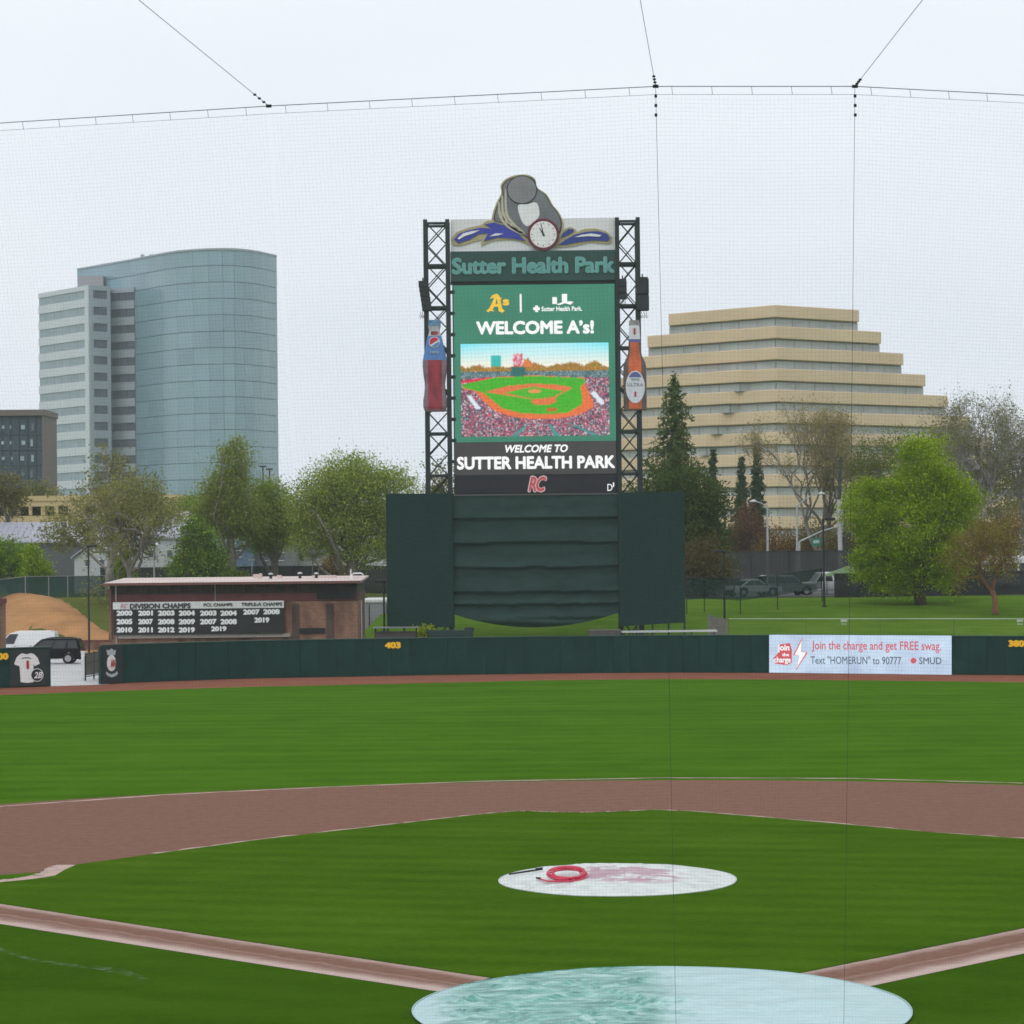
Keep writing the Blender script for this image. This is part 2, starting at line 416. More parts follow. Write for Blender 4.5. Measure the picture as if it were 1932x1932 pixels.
# pale sand that has washed up along the turf edges
def edge_strip(name, pxs, w0, w1, z):
    a = [G(x, y) for x, y in dens(pxs, 10)]; b = []
    for i, p in enumerate(a):
        t = (a[min(i+1, len(a)-1)] - a[max(i-1, 0)]); n = Vector((-t.y, t.x, 0)).normalized()
        b.append(p + n*(w0 + (w1-w0)*rg.random()))
    return strip(name, a, b, z, M_CHALK)
edge_strip('sand_edge', far_edge, .12, .34, .012)
edge_strip('sand_edge', list(reversed([(x, y-.5) for x, y in left_edge[2:]])), -.48, -.62, .012)
edge_strip('sand_edge', [(x, y) for x, y in [(-200, 1545), (0, 1521.5), (300, 1500), (600, 1485.5), (900, 1474), (1250, 1467.5), (1600, 1468.5), (1932, 1477.5)]], -.10, -.30, .011)
def scuff_mat():
    m = mat('chalk_dust', (.40, .46, .34), .9, .1, 3, spec=0); N = m.node_tree.nodes; L = m.node_tree.links
    tc = N.new('ShaderNodeTexCoord'); nz = N.new('ShaderNodeTexNoise'); nz.inputs['Scale'].default_value = 3; nz.inputs['Detail'].default_value = 6; L.new(tc.outputs['Object'], nz.inputs['Vector'])
    mr = N.new('ShaderNodeMapRange'); mr.inputs[1].default_value = .45; mr.inputs[2].default_value = .75; mr.inputs[4].default_value = .35; L.new(nz.outputs['Fac'], mr.inputs[0]); L.new(mr.outputs[0], N['Principled BSDF'].inputs['Alpha']); return m
def scuff(pxs, w0):
    a = [G(x, y) for x, y in dens(pxs, 6)]; strip('chalk_scuff', [p+Vector((0, w0, 0)) for p in a], [p-Vector((0, w0, 0)) for p in a], .008, scuff_mat())
scuff([(-40, 1782), (0, 1792), (60, 1812), (150, 1824), (220, 1829), (262, 1842), (275, 1856)], .16)
scuff([(160, 1823), (240, 1840), (290, 1852)], .10)
# concrete apron and service road in the gap
gp = [G(96, 1294.6), G(193, 1291)]
sheet('service_apron', [(gp[0].x-.2, gp[0].y), (gp[1].x+.3, gp[1].y), (gp[1].x+1.0, 142), (-16, 150), (-14, 171), (-75, 171), (-75, 128), (gp[0].x-2, gp[0].y+6)], -.004, M_CONC, .02)
# bare orange earth of the bank
def soil():
    mb = MB(); xs = np.arange(-62, -24.0, 1.0); ys = np.arange(171.0, 204, 1.2)
    def edge(x): return 204 - max(0, (x+45)*2.25)         # turf comes down over the right half
    vs = []; idx = {}; fs = []
    for j, y in enumerate(ys):
        for i, x in enumerate(xs):
            yy = min(y, edge(x)+rg.uniform(-.4, .4)); idx[i, j] = len(vs)
            h = .10+.25*math.sin(x*.9+yy*.5)*sstep(174, 184, yy)+.5*math.exp(-((x+40)/7)**2-((yy-192)/7)**2)
            if yy < y-.01 or i in (0, len(xs)-1) or j in (0,): h = -.05
            vs.append((x, yy, terrain(x, yy)+h))
    for j in range(len(ys)-1):
        for i in range(len(xs)-1): fs.append((idx[i, j], idx[i+1, j], idx[i+1, j+1], idx[i, j+1]))
    mb.add(vs, fs); return mb
struct('dirt_bank', soil(), M_SOIL, True)
def hill_patch():
    mb = MB(); xs = np.arange(-60, -9.0, 1.5); ys = np.arange(176.0, 240, 2)
    vs = [(x, y, terrain(x, y)+(.05 if 178 < y < 238 and -59 < x < -11 else -.2)) for y in ys for x in xs]; w = len(xs)
    mb.add(vs, [(j*w+i, j*w+i+1, (j+1)*w+i+1, (j+1)*w+i) for j in range(len(ys)-1) for i in range(w-1)]); return mb
struct('bank_grass', hill_patch(), M_HILL, True)
sheet('parking_lot', [(6, 176), (70, 178), (70, 230), (4, 230)], 3.86, M_ASPH, .3)

# ------------------------------------------------------------------ outfield wall
M_PAD = mat('wall_vinyl', (.009, .043, .036), .6, .26, .8, .12, 4, spec=.12)
M_PADTOP = mat('wall_cap', (.05, .11, .09), .6, .15, 2)
M_BLACK = mat('black_steel', (.012, .013, .014), .5, .2, 3)
M_YEL = mat('yellow_paint', (.98, .56, .02), .5, .06, 4)
M_WHITE = mat('white_paint', (.80, .80, .80), .5, .05, 3)
M_RED = mat('red_paint', (.42, .03, .04), .5, .1, 3)
M_DKG = mat('dark_green_panel', (.016, .040, .035), .55, .12, 2)
def pad_mesh(w, h, name='pad'):
    mb = MB(); t = .13; i_ = .007
    mb.box((0, .07, h/2), (w, .1, h))
    mb.v[:] = [(x, y, z) for x, y, z in mb.v]
    a = [(-w/2, .02, 0), (w/2, .02, 0), (w/2, .02, h), (-w/2, .02, h)]; b = [(-w/2+i_, -.012, i_), (w/2-i_, -.012, i_), (w/2-i_, -.012, h-i_), (-w/2+i_, -.012, h-i_)]
    mb.add(a+b+[(0, -.022, h*.5)], [(0, 1, 5, 4), (1, 2, 6, 5), (2, 3, 7, 6), (3, 0, 4, 7), (4, 5, 8), (5, 6, 8), (6, 7, 8), (7, 4, 8)])
    return mb.mesh(name, M_PAD)
WH = 2.30
def padded_wall(name, label, line, stop=None, skip=None):
    root = thing(name, label, 'outfield wall', (line[0].x, line[0].y, 0))
    acc = 0; k = 0
    seg = list(zip(line[:-1], line[1:]))
    cap = MB(); core = MB()
    for a, b in seg:
        d = Vector((b.x-a.x, b.y-a.y, 0)); Ls = d.length; d.normalize(); rz = math.atan2(d.y, d.x)
        n = max(1, round(Ls/1.17)); w = Ls/n; me = pad_mesh(w-.004, WH)
        for i in range(n):
            p = Vector((a.x, a.y, 0)) + d*(w*(i+.5))
            link('wall_pad', me, M_PAD, root, p, rz)
        c = (Vector((a.x, a.y, 0))+Vector((b.x, b.y, 0)))/2; nrm = Vector((-d.y, d.x, 0))
        cap.box((c.x+nrm.x*.06, c.y+nrm.y*.06, WH+.025), (Ls+.02, .24, .045), rz)
        core.box((c.x+nrm.x*.22, c.y+nrm.y*.22, WH/2-.02), (Ls, .18, WH-.06), rz)
    cap.build('wall_cap', M_PADTOP, root); core.build('wall_backing', M_DKG, root)
    return root
wall = padded_wall('outfield_wall', 'long dark green padded outfield wall below the scoreboard, marked 403', WALL)
lwall = padded_wall('outfield_wall', 'short dark green padded wall left of the gap, with a white jersey on it', LWALL)
def on_wall(x, y, line):
    """point and heading of the wall face seen at a pixel"""
    best = None
    for a, b in zip(line[:-1], line[1:]):
        r = ray(x, y); d = Vector((b.x-a.x, b.y-a.y))
        # CAM + r*t = a + d*s
        det = -r.x*d.y + d.x*r.y
        ax, ay = a.x-CAM.x, a.y-CAM.y
        t = (-ax*d.y + d.x*ay)/det; s = (r.x*ay - r.y*ax)/det
        if -.001 <= s <= 1.001 or best is None: best = (CAM+r*t, math.atan2(d.y, d.x))
        if -.001 <= s <= 1.001: break
    return best
def wall_letters(name, body, x0, y0, x1, y1, line, m, parent, off_=.10, **k):
    p, rz = on_wall((x0+x1)/2, (y0+y1)/2, line); s = (p.y-CAM.y)/FPX
    n = Vector((math.sin(rz), -math.cos(rz), 0))
    return letters(name, body, p+n*off_, (x1-x0)*s, (y1-y0)*s, m, parent, rotz=rz, **k)
def wall_poly(name, pts, line, m, parent, off_=.09, th=.01):
    cx = sum(p[0] for p in pts)/len(pts); cy = sum(p[1] for p in pts)/len(pts)
    p0, rz = on_wall(cx, cy, line); n = Vector((math.sin(rz), -math.cos(rz), 0)); t = Vector((math.cos(rz), math.sin(rz), 0))
    q = p0+n*off_; out = []
    for x, y in pts:
        r = ray(x, y); tt = (q-CAM).dot(n)/r.dot(n); out.append(CAM+r*tt)
    return MB().prism(out, -n*th).build(name, m, parent)
M_DKPANEL = mat('charcoal_vinyl', (.016, .026, .026), .55, .15, 2)
wall_letters('distance_numerals', '403', 725, 1211, 756, 1223.5, WALL, M_YEL, wall, bold=.075)
wall_letters('distance_numerals', '380', 1903, 1207.5, 1934, 1220.5, WALL, M_YEL, wall, bold=.075)
wall_letters('distance_numerals', '400', -17, 1232, 15.5, 1245, LWALL, M_YEL, lwall, bold=.075)
# dark end pads carrying the crest and the jersey
wall_poly('crest_panel', [(194, 1217), (231, 1216), (231, 1288), (194, 1290)], WALL, M_DKPANEL, wall, .082, .01)
wall_poly('crest_crown', [(202, 1231), (201, 1226), (206, 1227), (210.5, 1223.5), (215, 1227), (219, 1226), (218, 1231), (217, 1236), (203, 1236)], WALL, mat('crest_grey', (.45, .52, .55), .5), wall, .095)
wall_poly('crest_ball', ell(210.5, 1251, 8.6, 15.5), WALL, M_WHITE, wall, .096)
wall_letters('crest_letters', 'AN', 204, 1244, 217.5, 1258.5, WALL, M_RED, wall, .115, bold=.03)
wall_poly('crest_banner', [(201, 1267), (205, 1270.5), (211, 1272), (217, 1270), (221, 1266), (222.5, 1271), (219, 1275), (211, 1278), (204, 1275.5), (200, 1271)], WALL, MATS['crest_grey'], wall, .095)
wall_poly('jersey_panel', [(19, 1225), (93, 1225), (93, 1293), (19, 1296)], LWALL, M_DKPANEL, lwall, .082, .01)
jer = [(37, 1235), (42, 1232.5), (50, 1234.5), (59, 1232.5), (64, 1234), (71, 1241), (75, 1252), (66, 1257), (63.5, 1253), (63, 1270), (63.5, 1287), (51, 1288.5), (39, 1287), (38, 1270), (37, 1257), (28, 1254), (27, 1252), (31, 1241)]
wall_poly('jersey', jer, LWALL, M_WHITE, lwall, .097)
wall_letters('jersey_number', '1', 48.3, 1246, 53.3, 1262, LWALL, M_RED, lwall, .115, bold=.05)
wall_poly('jersey_name', [(41, 1242), (46, 1240.3), (55, 1240.3), (59, 1242), (58.3, 1243.3), (54.5, 1241.9), (46.5, 1241.9), (41.7, 1243.3)], LWALL, M_BLACK, lwall, .112, .006)
wall_poly('round_badge', ell(70, 1273.5, 12, 12.5), LWALL, M_WHITE, lwall, .112, .008)
wall_poly('badge_disc', ell(70, 1273.5, 10.8, 11.3), LWALL, M_BLACK, lwall, .118, .006)
wall_letters('badge_letters', '2B', 62, 1267.5, 79, 1279.5, LWALL, M_WHITE, lwall, .128, bold=.03, shear=.3, depth=.008)

# ------------------------------------------------------------------ video board on the wall
M_LED = mat('ledboard_sky', (.56, .70, .95), .4, .20, .45, emit=.95, stretch=(1, 1, 1.4))
M_LEDR = mat('led_red', (.70, .10, .13), .4, .06, 3, emit=.9)
M_LEDK = mat('led_slate', (.10, .12, .17), .4, .06, 3, emit=.9)
M_LEDW = mat('led_white', (.96, .97, 1.0), .4, .02, 3, emit=1.0)
def wall_board():
    a, rz = on_wall(1451, 1235, WALL); root = thing('ad_board', 'light blue lit advertising board on the green wall, join the charge', 'ad board', (a.x, a.y, 0))
    wall_poly('board_frame', [(1450, 1196.5), (1796, 1198), (1796, 1274), (1450, 1270.2)], WALL, M_DKG, root, .09, .01)
    q = wall_poly('lit_panel', [(1451.3, 1197.5), (1795, 1199.2), (1795, 1273), (1451.3, 1269)], WALL, M_LED, root, .14, .04)
    k = dict(off_=.165, depth=.01)
    wall_letters('letters', 'Join the charge and get FREE swag.', 1526, 1209.5, 1782, 1231, WALL, M_LEDR, root, bold=.012, **k)
    wall_letters('letters', 'Text "HOMERUN" to 90777', 1526, 1238, 1706, 1253, WALL, M_LEDK, root, bold=.008, **k)
    wall_letters('letters', 'SMUD', 1735, 1240, 1779, 1253, WALL, M_LEDK, root, bold=.014, **k)
    wall_poly('red_dot', ell(1723.5, 1246.5, 5.6, 5.6, 12), WALL, M_LEDR, root, .155, .006)
    bolt = [(1514, 1203), (1496, 1236), (1508, 1238), (1501, 1266), (1524, 1231), (1512, 1229)]
    wall_poly('lightning_outline', bolt, WALL, M_LEDR, root, .15, .006)
    cx = sum(p[0] for p in bolt)/6; cy = sum(p[1] for p in bolt)/6
    wall_poly('lightning_bolt', [(cx+(x-cx)*.78, cy+(y-cy)*.84) for x, y in bolt], WALL, M_LEDW, root, .162, .006)
    wall_poly('badge_backing', [(1470, 1216), (1490, 1213), (1494, 1226), (1494, 1250), (1485, 1255), (1462, 1252), (1459, 1242), (1468, 1232)], WALL, M_LEDR, root, .148, .006)
    for t_, x0, y0, x1, y1 in (('join', 1469, 1216, 1492, 1231), ('the', 1477, 1231.5, 1491, 1238), ('charge', 1461, 1239, 1495, 1253)):
        wall_letters('letters', t_, x0, y0, x1, y1, WALL, M_LEDW, root, bold=.035, **k)
wall_board()

# ------------------------------------------------------------------ tarps and hose
def blob(cx, cy, rx, ry, seed, wob):
    r_ = random.Random(seed); ph = [r_.uniform(0, 6.28) for _ in range(8)]
    def rad(a): return 1 + wob*sum(math.sin((k+2)*a+ph[k])/(k+2) for k in range(8))
    return rad
def tarp(name, label, cat, cx, cy, rx, ry, hump, seed, m, wob=.03, zfun=None):
    root = thing(name, label, cat, (cx, cy, 0)); rad = blob(cx, cy, rx, ry, seed, wob)
    na, nr = 300, 84; fs = []
    T, A_ = np.meshgrid(np.arange(1, nr+1)/nr, 2*math.pi*np.arange(na)/na, indexing='ij')
    R_ = np.array([rad(a) for a in A_[0]])[None, :]*T; X_, Y_ = rx*R_*np.cos(A_), ry*R_*np.sin(A_)
    Z_ = .048 + hump*(1-T**1.6) + zfun(X_, Y_)*np.minimum(1, (1-T)*8); Z_[-1] = .030
    vs = [(cx, cy, .05+hump+float(zfun(np.zeros(1), np.zeros(1))[0]))] + [tuple(v) for v in np.stack([cx+X_, cy+Y_, Z_], -1).reshape(-1, 3)]
    for k in range(na): fs.append((0, 1+k, 1+(k+1) % na))
    for i in range(nr-1):
        for k in range(na):
            a = 1+i*na+k; b = 1+i*na+(k+1) % na; fs.append((a, a+na, b+na, b))
    MB().add(vs, fs).build('sheet', m, root, smooth=True)
    hem = [(cx+rx*rad(a)*math.cos(a), cy+ry*rad(a)*math.sin(a), .045) for a in np.linspace(0, 2*math.pi, 97)]
    MB().tube(hem, .010, 5, cap=False).build('hem', m, root, smooth=True)
    return root
def home_tarp_mat():
    m = bpy.data.materials.new('wet_plastic'); m.use_nodes = True; N = m.node_tree.nodes; L = m.node_tree.links; b = N['Principled BSDF']
    b.inputs['Roughness'].default_value = .28; b.inputs['Specular IOR Level'].default_value = .5
    tc = N.new('ShaderNodeTexCoord'); sp = N.new('ShaderNodeSeparateXYZ'); L.new(tc.outputs['Object'], sp.inputs[0])
    n = N.new('ShaderNodeTexNoise'); n.inputs['Scale'].default_value = 1.6; n.inputs['Detail'].default_value = 8; n.inputs['Roughness'].default_value = .7; n.inputs['Distortion'].default_value = .6
    L.new(tc.outputs['Object'], n.inputs['Vector'])
    # teal wet area: left of centre, clear of the left rim; ragged by noise
    def mp(sock, a, b_):
        q = N.new('ShaderNodeMapRange'); q.inputs[1].default_value = a; q.inputs[2].default_value = b_; L.new(sock, q.inputs[0]); q.interpolation_type = 'SMOOTHSTEP'; return q.outputs[0]
    def mul(x, y, op='MULTIPLY'):
        q = N.new('ShaderNodeMath'); q.operation = op
        for i, v in enumerate((x, y)):
            if isinstance(v, (int, float)): q.inputs[i].default_value = v
            else: L.new(v, q.inputs[i])
        return q.outputs[0]
    nx = mul(sp.outputs['X'], mul(mul(n.outputs['Fac'], .5, 'SUBTRACT'), 2.2), 'ADD')
    wet = mul(mp(nx, -3.9, -3.3), mp(nx, .5, -.3))
    n2 = N.new('ShaderNodeTexNoise'); n2.inputs['Scale'].default_value = 2.0; n2.inputs['Detail'].default_value = 8; n2.inputs['Roughness'].default_value = .75
    mp2 = N.new('ShaderNodeMapping'); mp2.inputs['Scale'].default_value = (.7, 2.4, 1); mp2.inputs['Rotation'].default_value = (0, 0, .35); L.new(tc.outputs['Object'], mp2.inputs[0]); L.new(mp2.outputs[0], n2.inputs['Vector'])
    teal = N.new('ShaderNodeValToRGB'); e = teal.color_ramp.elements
    e[0].position = .40; e[0].color = (.045, .20, .165, 1); e[1].position = .62; e[1].color = (.44, .66, .61, 1); k = e.new(.50); k.color = (.15, .40, .34, 1)  # pale stop paints the wet crinkles' highlights into the teal
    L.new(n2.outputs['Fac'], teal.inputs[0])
    pale = N.new('ShaderNodeValToRGB'); e = pale.color_ramp.elements
    e[0].position = .3; e[0].color = (.36, .56, .56, 1); e[1].position = .6; e[1].color = (.46, .65, .66, 1); L.new(n2.outputs['Fac'], pale.inputs[0])
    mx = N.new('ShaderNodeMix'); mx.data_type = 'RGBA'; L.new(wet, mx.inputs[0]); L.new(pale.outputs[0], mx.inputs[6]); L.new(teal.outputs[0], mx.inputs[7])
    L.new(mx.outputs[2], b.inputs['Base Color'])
    bu = N.new('ShaderNodeBump'); bu.inputs['Strength'].default_value = .35; bu.inputs['Distance'].default_value = .05; L.new(n2.outputs['Fac'], bu.inputs['Height']); L.new(bu.outputs[0], b.inputs['Normal'])
    return m
rw = np.random.RandomState(7)
WR = []
for _ in range(170):
    if rw.rand() < .72: x, y = rw.uniform(-3.6, .0), rw.uniform(-4.2, 4.0)
    else: x, y = rw.uniform(0, 3.6), rw.uniform(-4, 4)
    WR.append((x, y, rw.uniform(-1.2, 1.2), rw.uniform(.2, .9), rw.uniform(.035, .08), rw.uniform(.02, .06)*(1 if x < .1 else .4)))
def wrinkle(x, y):
    z = .012*np.sin(3*x+1.3*y)+.010*np.sin(5.2*y-2.1*x)
    for wx, wy, a, ln, wd, h in WR:
        dx, dy = x-wx, y-wy; u = dx*math.cos(a)+dy*math.sin(a); v = -dx*math.sin(a)+dy*math.cos(a)
        z = z + h*np.exp(-(v/wd)**2-(u/ln)**2)
    return z
hp = G(1248, 1906)
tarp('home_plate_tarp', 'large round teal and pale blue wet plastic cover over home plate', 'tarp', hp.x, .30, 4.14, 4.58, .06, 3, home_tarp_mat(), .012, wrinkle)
def mound_mat():
    m = bpy.data.materials.new('white_canvas'); m.use_nodes = True; N = m.node_tree.nodes; L = m.node_tree.links; b = N['Principled BSDF']
    b.inputs['Roughness'].default_value = .55
    tc = N.new('ShaderNodeTexCoord')
    n = N.new('ShaderNodeTexNoise'); n.inputs['Scale'].default_value = 2.2; n.inputs['Detail'].default_value = 8; n.inputs['Roughness'].default_value = .7; L.new(tc.outputs['Object'], n.inputs['Vector'])
    base = N.new('ShaderNodeValToRGB'); e = base.color_ramp.elements
    e[0].position = .25; e[0].color = (.42, .44, .42, 1); e[1].position = .55; e[1].color = (.66, .69, .66, 1); L.new(n.outputs['Fac'], base.inputs[0])
    mp = N.new('ShaderNodeMapping'); mp.inputs['Scale'].default_value = (1.0, 1.9, 1); mp.inputs['Location'].default_value = (.7, .3, 0); L.new(tc.outputs['Object'], mp.inputs[0])
    vor = N.new('ShaderNodeTexNoise'); vor.inputs['Scale'].default_value = 1.9; vor.inputs['Detail'].default_value = 4; L.new(mp.outputs[0], vor.inputs['Vector'])
    sp = N.new('ShaderNodeVectorMath'); sp.operation = 'LENGTH'
    mp2 = N.new('ShaderNodeMapping'); mp2.inputs['Location'].default_value = (-.20, .55, 0); mp2.inputs['Scale'].default_value = (.66, .72, 0); L.new(tc.outputs['Object'], mp2.inputs[0]); L.new(mp2.outputs[0], sp.inputs[0])
    r1 = N.new('ShaderNodeMapRange'); r1.inputs[1].default_value = 1.05; r1.inputs[2].default_value = .70; L.new(sp.outputs['Value'], r1.inputs[0])
    r2 = N.new('ShaderNodeMapRange'); r2.inputs[1].default_value = .46; r2.inputs[2].default_value = .54; L.new(vor.outputs['Fac'], r2.inputs[0])
    mu = N.new('ShaderNodeMath'); mu.operation = 'MULTIPLY'; L.new(r1.outputs[0], mu.inputs[0]); L.new(r2.outputs[0], mu.inputs[1])
    mu2 = N.new('ShaderNodeMath'); mu2.operation = 'MULTIPLY'; mu2.inputs[1].default_value = .7; L.new(mu.outputs[0], mu2.inputs[0])
    mx = N.new('ShaderNodeMix'); mx.data_type = 'RGBA'; L.new(mu2.outputs[0], mx.inputs[0]); L.new(base.outputs[0], mx.inputs[6]); mx.inputs[7].default_value = (.36, .12, .20, 1)
    L.new(mx.outputs[2], b.inputs['Base Color']); return m
WR2 = [(rw.uniform(-2.2, 1.9), rw.uniform(-2.2, 2.0), rw.uniform(-.5, .6), rw.uniform(.15, .6), rw.uniform(.03, .07), rw.uniform(.015, .045)) for _ in range(60)]
def wrinkle2(x, y):
    z = np.zeros_like(x)
    for wx, wy, a, ln, wd, h in WR2:
        dx, dy = x-wx, y-wy; u = dx*math.cos(a)+dy*math.sin(a); v = -dx*math.sin(a)+dy*math.cos(a)
        z = z + h*np.exp(-(v/wd)**2-(u/ln)**2)
    return z
mp_ = G(1165, 1664)
MX, MY = mp_.x, 18.75
tarp('mound_tarp', 'round white wrinkled cover with pink stains over the pitching mound', 'tarp', MX, MY, 2.76, 3.25, .26, 9, mound_mat(), .012, wrinkle2)
def hose():
    c = P(1070, 1655, 65.0); z0 = .235
    root = thing('coiled_hose', 'coiled pink red garden hose lying on the white mound cover', 'hose', (c.x, c.y, z0)); r_ = random.Random(2)
    m = mat('hose_rubber', (.62, .05, .10), .45, .1, 8)
    pts = []; turns = 7
    for k in range(turns*28):
        a = 2*math.pi*k/28; t = k/28
        R_ = .40 + .055*math.sin(t*2.3)+.02*math.sin(a*2+t*5)
        pts.append((c.x+.03*math.sin(t*3)+R_*math.cos(a), c.y+R_*.95*math.sin(a), z0+.04+.012*t+.085*math.sin(a)))
    MB().tube(pts, .021, 6).build('coil', m, root, smooth=True)
    e = [pts[0], (c.x+.05, c.y-.55, z0-.03), (c.x-.45, c.y-.40, z0-.04), (c.x-.62, c.y+.05, z0-.04)]
    MB().tube(e, .02, 6).build('loose_end', m, root, smooth=True)
    MB().tube([(c.x-.62, c.y+.05, z0-.03), (c.x-.70, c.y+.20, z0-.03)], [.03, .022], 8).build('nozzle', M_BLACK, root)
    a, b = P(960, 1651, 66.6), P(1020, 1643, 66.6)
    r2 = thing('black_pole', 'thin black pole lying on the left edge of the mound cover', 'pole', (a.x, a.y, a.z))
    MB().tube([(a.x, a.y, a.z+.02), (b.x-.25, b.y, b.z), (b.x, b.y+.02, b.z+.03)], [.02, .024, .02], 6).build('shaft', M_BLACK, r2)
    MB().tube([(b.x-.12, b.y+.02, b.z+.03), (b.x+.05, b.y+.02, b.z+.05)], .036, 8).build('grip', M_BLACK, r2)
hose()

# ------------------------------------------------------------------ scoreboard
DS = 185.0; S = DS/FPX
def c1(x, y): return (740.6+.3*x, 289.8+.3*y)
def c2(x, y): return (708.4+.31667*x, 772.8+.31667*y)
M_STEEL = mat('green_black_steel', (.016, .026, .025), .5, .25, 2)
M_SIGN = mat('sign_green', (.022, .072, .058), .55, .12, .6)
M_TEAL = mat('teal_letters', (.125, .36, .335), .45, .12, 1.5)
M_TEALE = mat('teal_letter_edge', (.26, .50, .475), .45, .1, 1.5)
sb_base = P(1010, 1200, DS+1.0); GZ = 2.3
scoreboard = thing('scoreboard', 'tall stadium scoreboard with twin steel trusses and lit green screen', 'scoreboard', (sb_base.x, sb_base.y, GZ))
TOPZ = P(824, 414, DS).z; BOTZ = GZ-.3
def truss(x0, x1):
    """box truss between two pixel columns measured at the top"""
    pa, pb = P(x0, 600, DS), P(x1, 600, DS); xa, xb = pa.x, pb.x; y0 = pa.y; y1 = y0 + (xb-xa)
    core = MB(); lw = .27
    t = None
    first = True
    root = None
    for (x, y) in ((xa+lw/2, y0), (xb-lw/2, y0), (xa+lw/2, y1), (xb-lw/2, y1)):
        mb = MB(); mb.box((x, y, (TOPZ+BOTZ)/2), (lw, lw, TOPZ-BOTZ))
        if first: root = mb.build('truss_tower', M_STEEL, scoreboard); first = False
        else: mb.build('leg', M_STEEL, root)
    ax, bx = xa+lw, xb-lw; z = TOPZ-.25; bay = 2.75; k = 0
    while z > BOTZ+1:
        for y in (y0, y1):
            r = MB().box(((ax+bx)/2, y, z), (bx-ax, .14, .16)); r.build('cross_beam', M_STEEL, root)
        for x in (xa+lw/2, xb-lw/2): MB().box((x, (y0+y1)/2, z), (.12, y1-y0-lw, .14)).build('cross_beam', M_STEEL, root)
        for h in (0, 1):
            za, zb = z-bay*h/2-.05, z-bay*(h+1)/2+.05
            for y, fl in ((y0, 0), (y1, 1)):
                p, q = (ax, bx) if (h+fl) % 2 == 0 else (bx, ax)
                MB().bar((p, y, za), (q, y, zb), .045, 5).build('diagonal_brace', M_STEEL, root)
                if y == y0: MB().bar((q, y+.12, za), (p, y+.12, zb), .036, 5).build('diagonal_brace', M_STEEL, root)
        z -= bay; k += 1
    return xa, xb, y0, y1
TL = truss(800.0, 849.5); TR = truss(1162.0, 1209.0)
SX0, SX1 = TL[1], TR[0]
SY = TL[2]
# brackets between truss and screen
for k in range(9):
    z = P(0, 560+40*k, DS).z
    for x in (SX0+.07, ):
        MB().box((x+.08, SY+.15, z), (.34, .2, .22)).build('bracket', M_STEEL, scoreboard)
# name board
nb = px_box(MB(), 849.8, 473, 1161.5, 530, DS, .5, -.05).build('name_board', M_SIGN, scoreboard)
px_box(MB(), 849.8, 530.3, 1161.5, 535, DS, .35, .1).build('board_edge', M_STEEL, scoreboard)
p_ = (852.5, 485.5, 1159.5, 516.5)
px_letters('sign_letters', 'Sutter Health Park', p_[0]-.4, p_[1]-.6, p_[2]+.4, p_[3]+.6, DS, M_TEALE, nb, dy=-.06, bold=.046, depth=.05, space=1.0)
px_letters('sign_letters', 'Sutter Health Park', *p_, DS, M_TEAL, nb, dy=-.08, bold=.028, depth=.05, space=1.0)
# LED screen
def led(name, col, var=.04, scale=.5, e=1.0): return mat(name, col, .4, var, scale, emit=e)
M_LG = led('led_green', (.030, .212, .130), .10, .35)
M_LW = led('led_letter', (.97, .98, .98), .01)
M_LY = led('led_yellow', (.92, .55, .03), .04)
M_LB = led('led_charcoal', (.040, .036, .038), .25, .4)
M_HOUS = mat('screen_housing', (.02, .03, .03), .5, .15, 1)
hs = MB(); px_box(hs, 855, 535.5, 1163.5, 931.5, DS, .8, .12)
scr = hs.build('screen', M_HOUS, scoreboard)
px_box(MB(), 856.5, 536.5, 1161.0, 833.2, DS, .05, .05).build('lit_panel', M_LG, scr)
px_box(MB(), 858.0, 833.5, 1163.0, 895.0, DS, .05, .05).build('lit_panel', M_LB, scr)
for i in range(4):
    for j in range(1):
        x0 = 858+305/4*i
        px_box(MB(), x0+.3, 895.8, x0+305/4-.3, 930.6, DS, .05, .06).build('dark_panel', mat('unlit_panel', (.016, .016, .022), .5, .2, 1.2), scr)
def slet(body, a, b, crop, m, **k):
    (x0, y0), (x1, y1) = crop(*a), crop(*b)
    return px_letters('screen_letters', body, x0, y0, x1, y1, DS, m, scr, dy=.04, depth=.015, **k)
slet('WELCOME A’s!', (525, 1050), (1267, 1136), c1, M_LW, bold=.045)
slet('WELCOME TO', (708, 1830), (1103, 1880), c1, M_LW, bold=.038, shear=.22)
slet('SUTTER HEALTH PARK', (485, 276), (1428, 354), c2, M_LW, bold=.042)
slet('RC', (905, 392), (1024, 494), c2, led('led_rose', (.55, .42, .42)), bold=.07, shear=.3, space=.8)
slet('RC', (911, 399), (1018, 488), c2, led('led_crimson', (.42, .05, .07)), bold=.03, shear=.3, space=.8).location.y -= .015
slet('D', (1382, 443), (1412, 484), c2, M_LW, bold=.0)
slet('J', (1404, 434), (1422, 462), c2, M_LW, bold=.0)
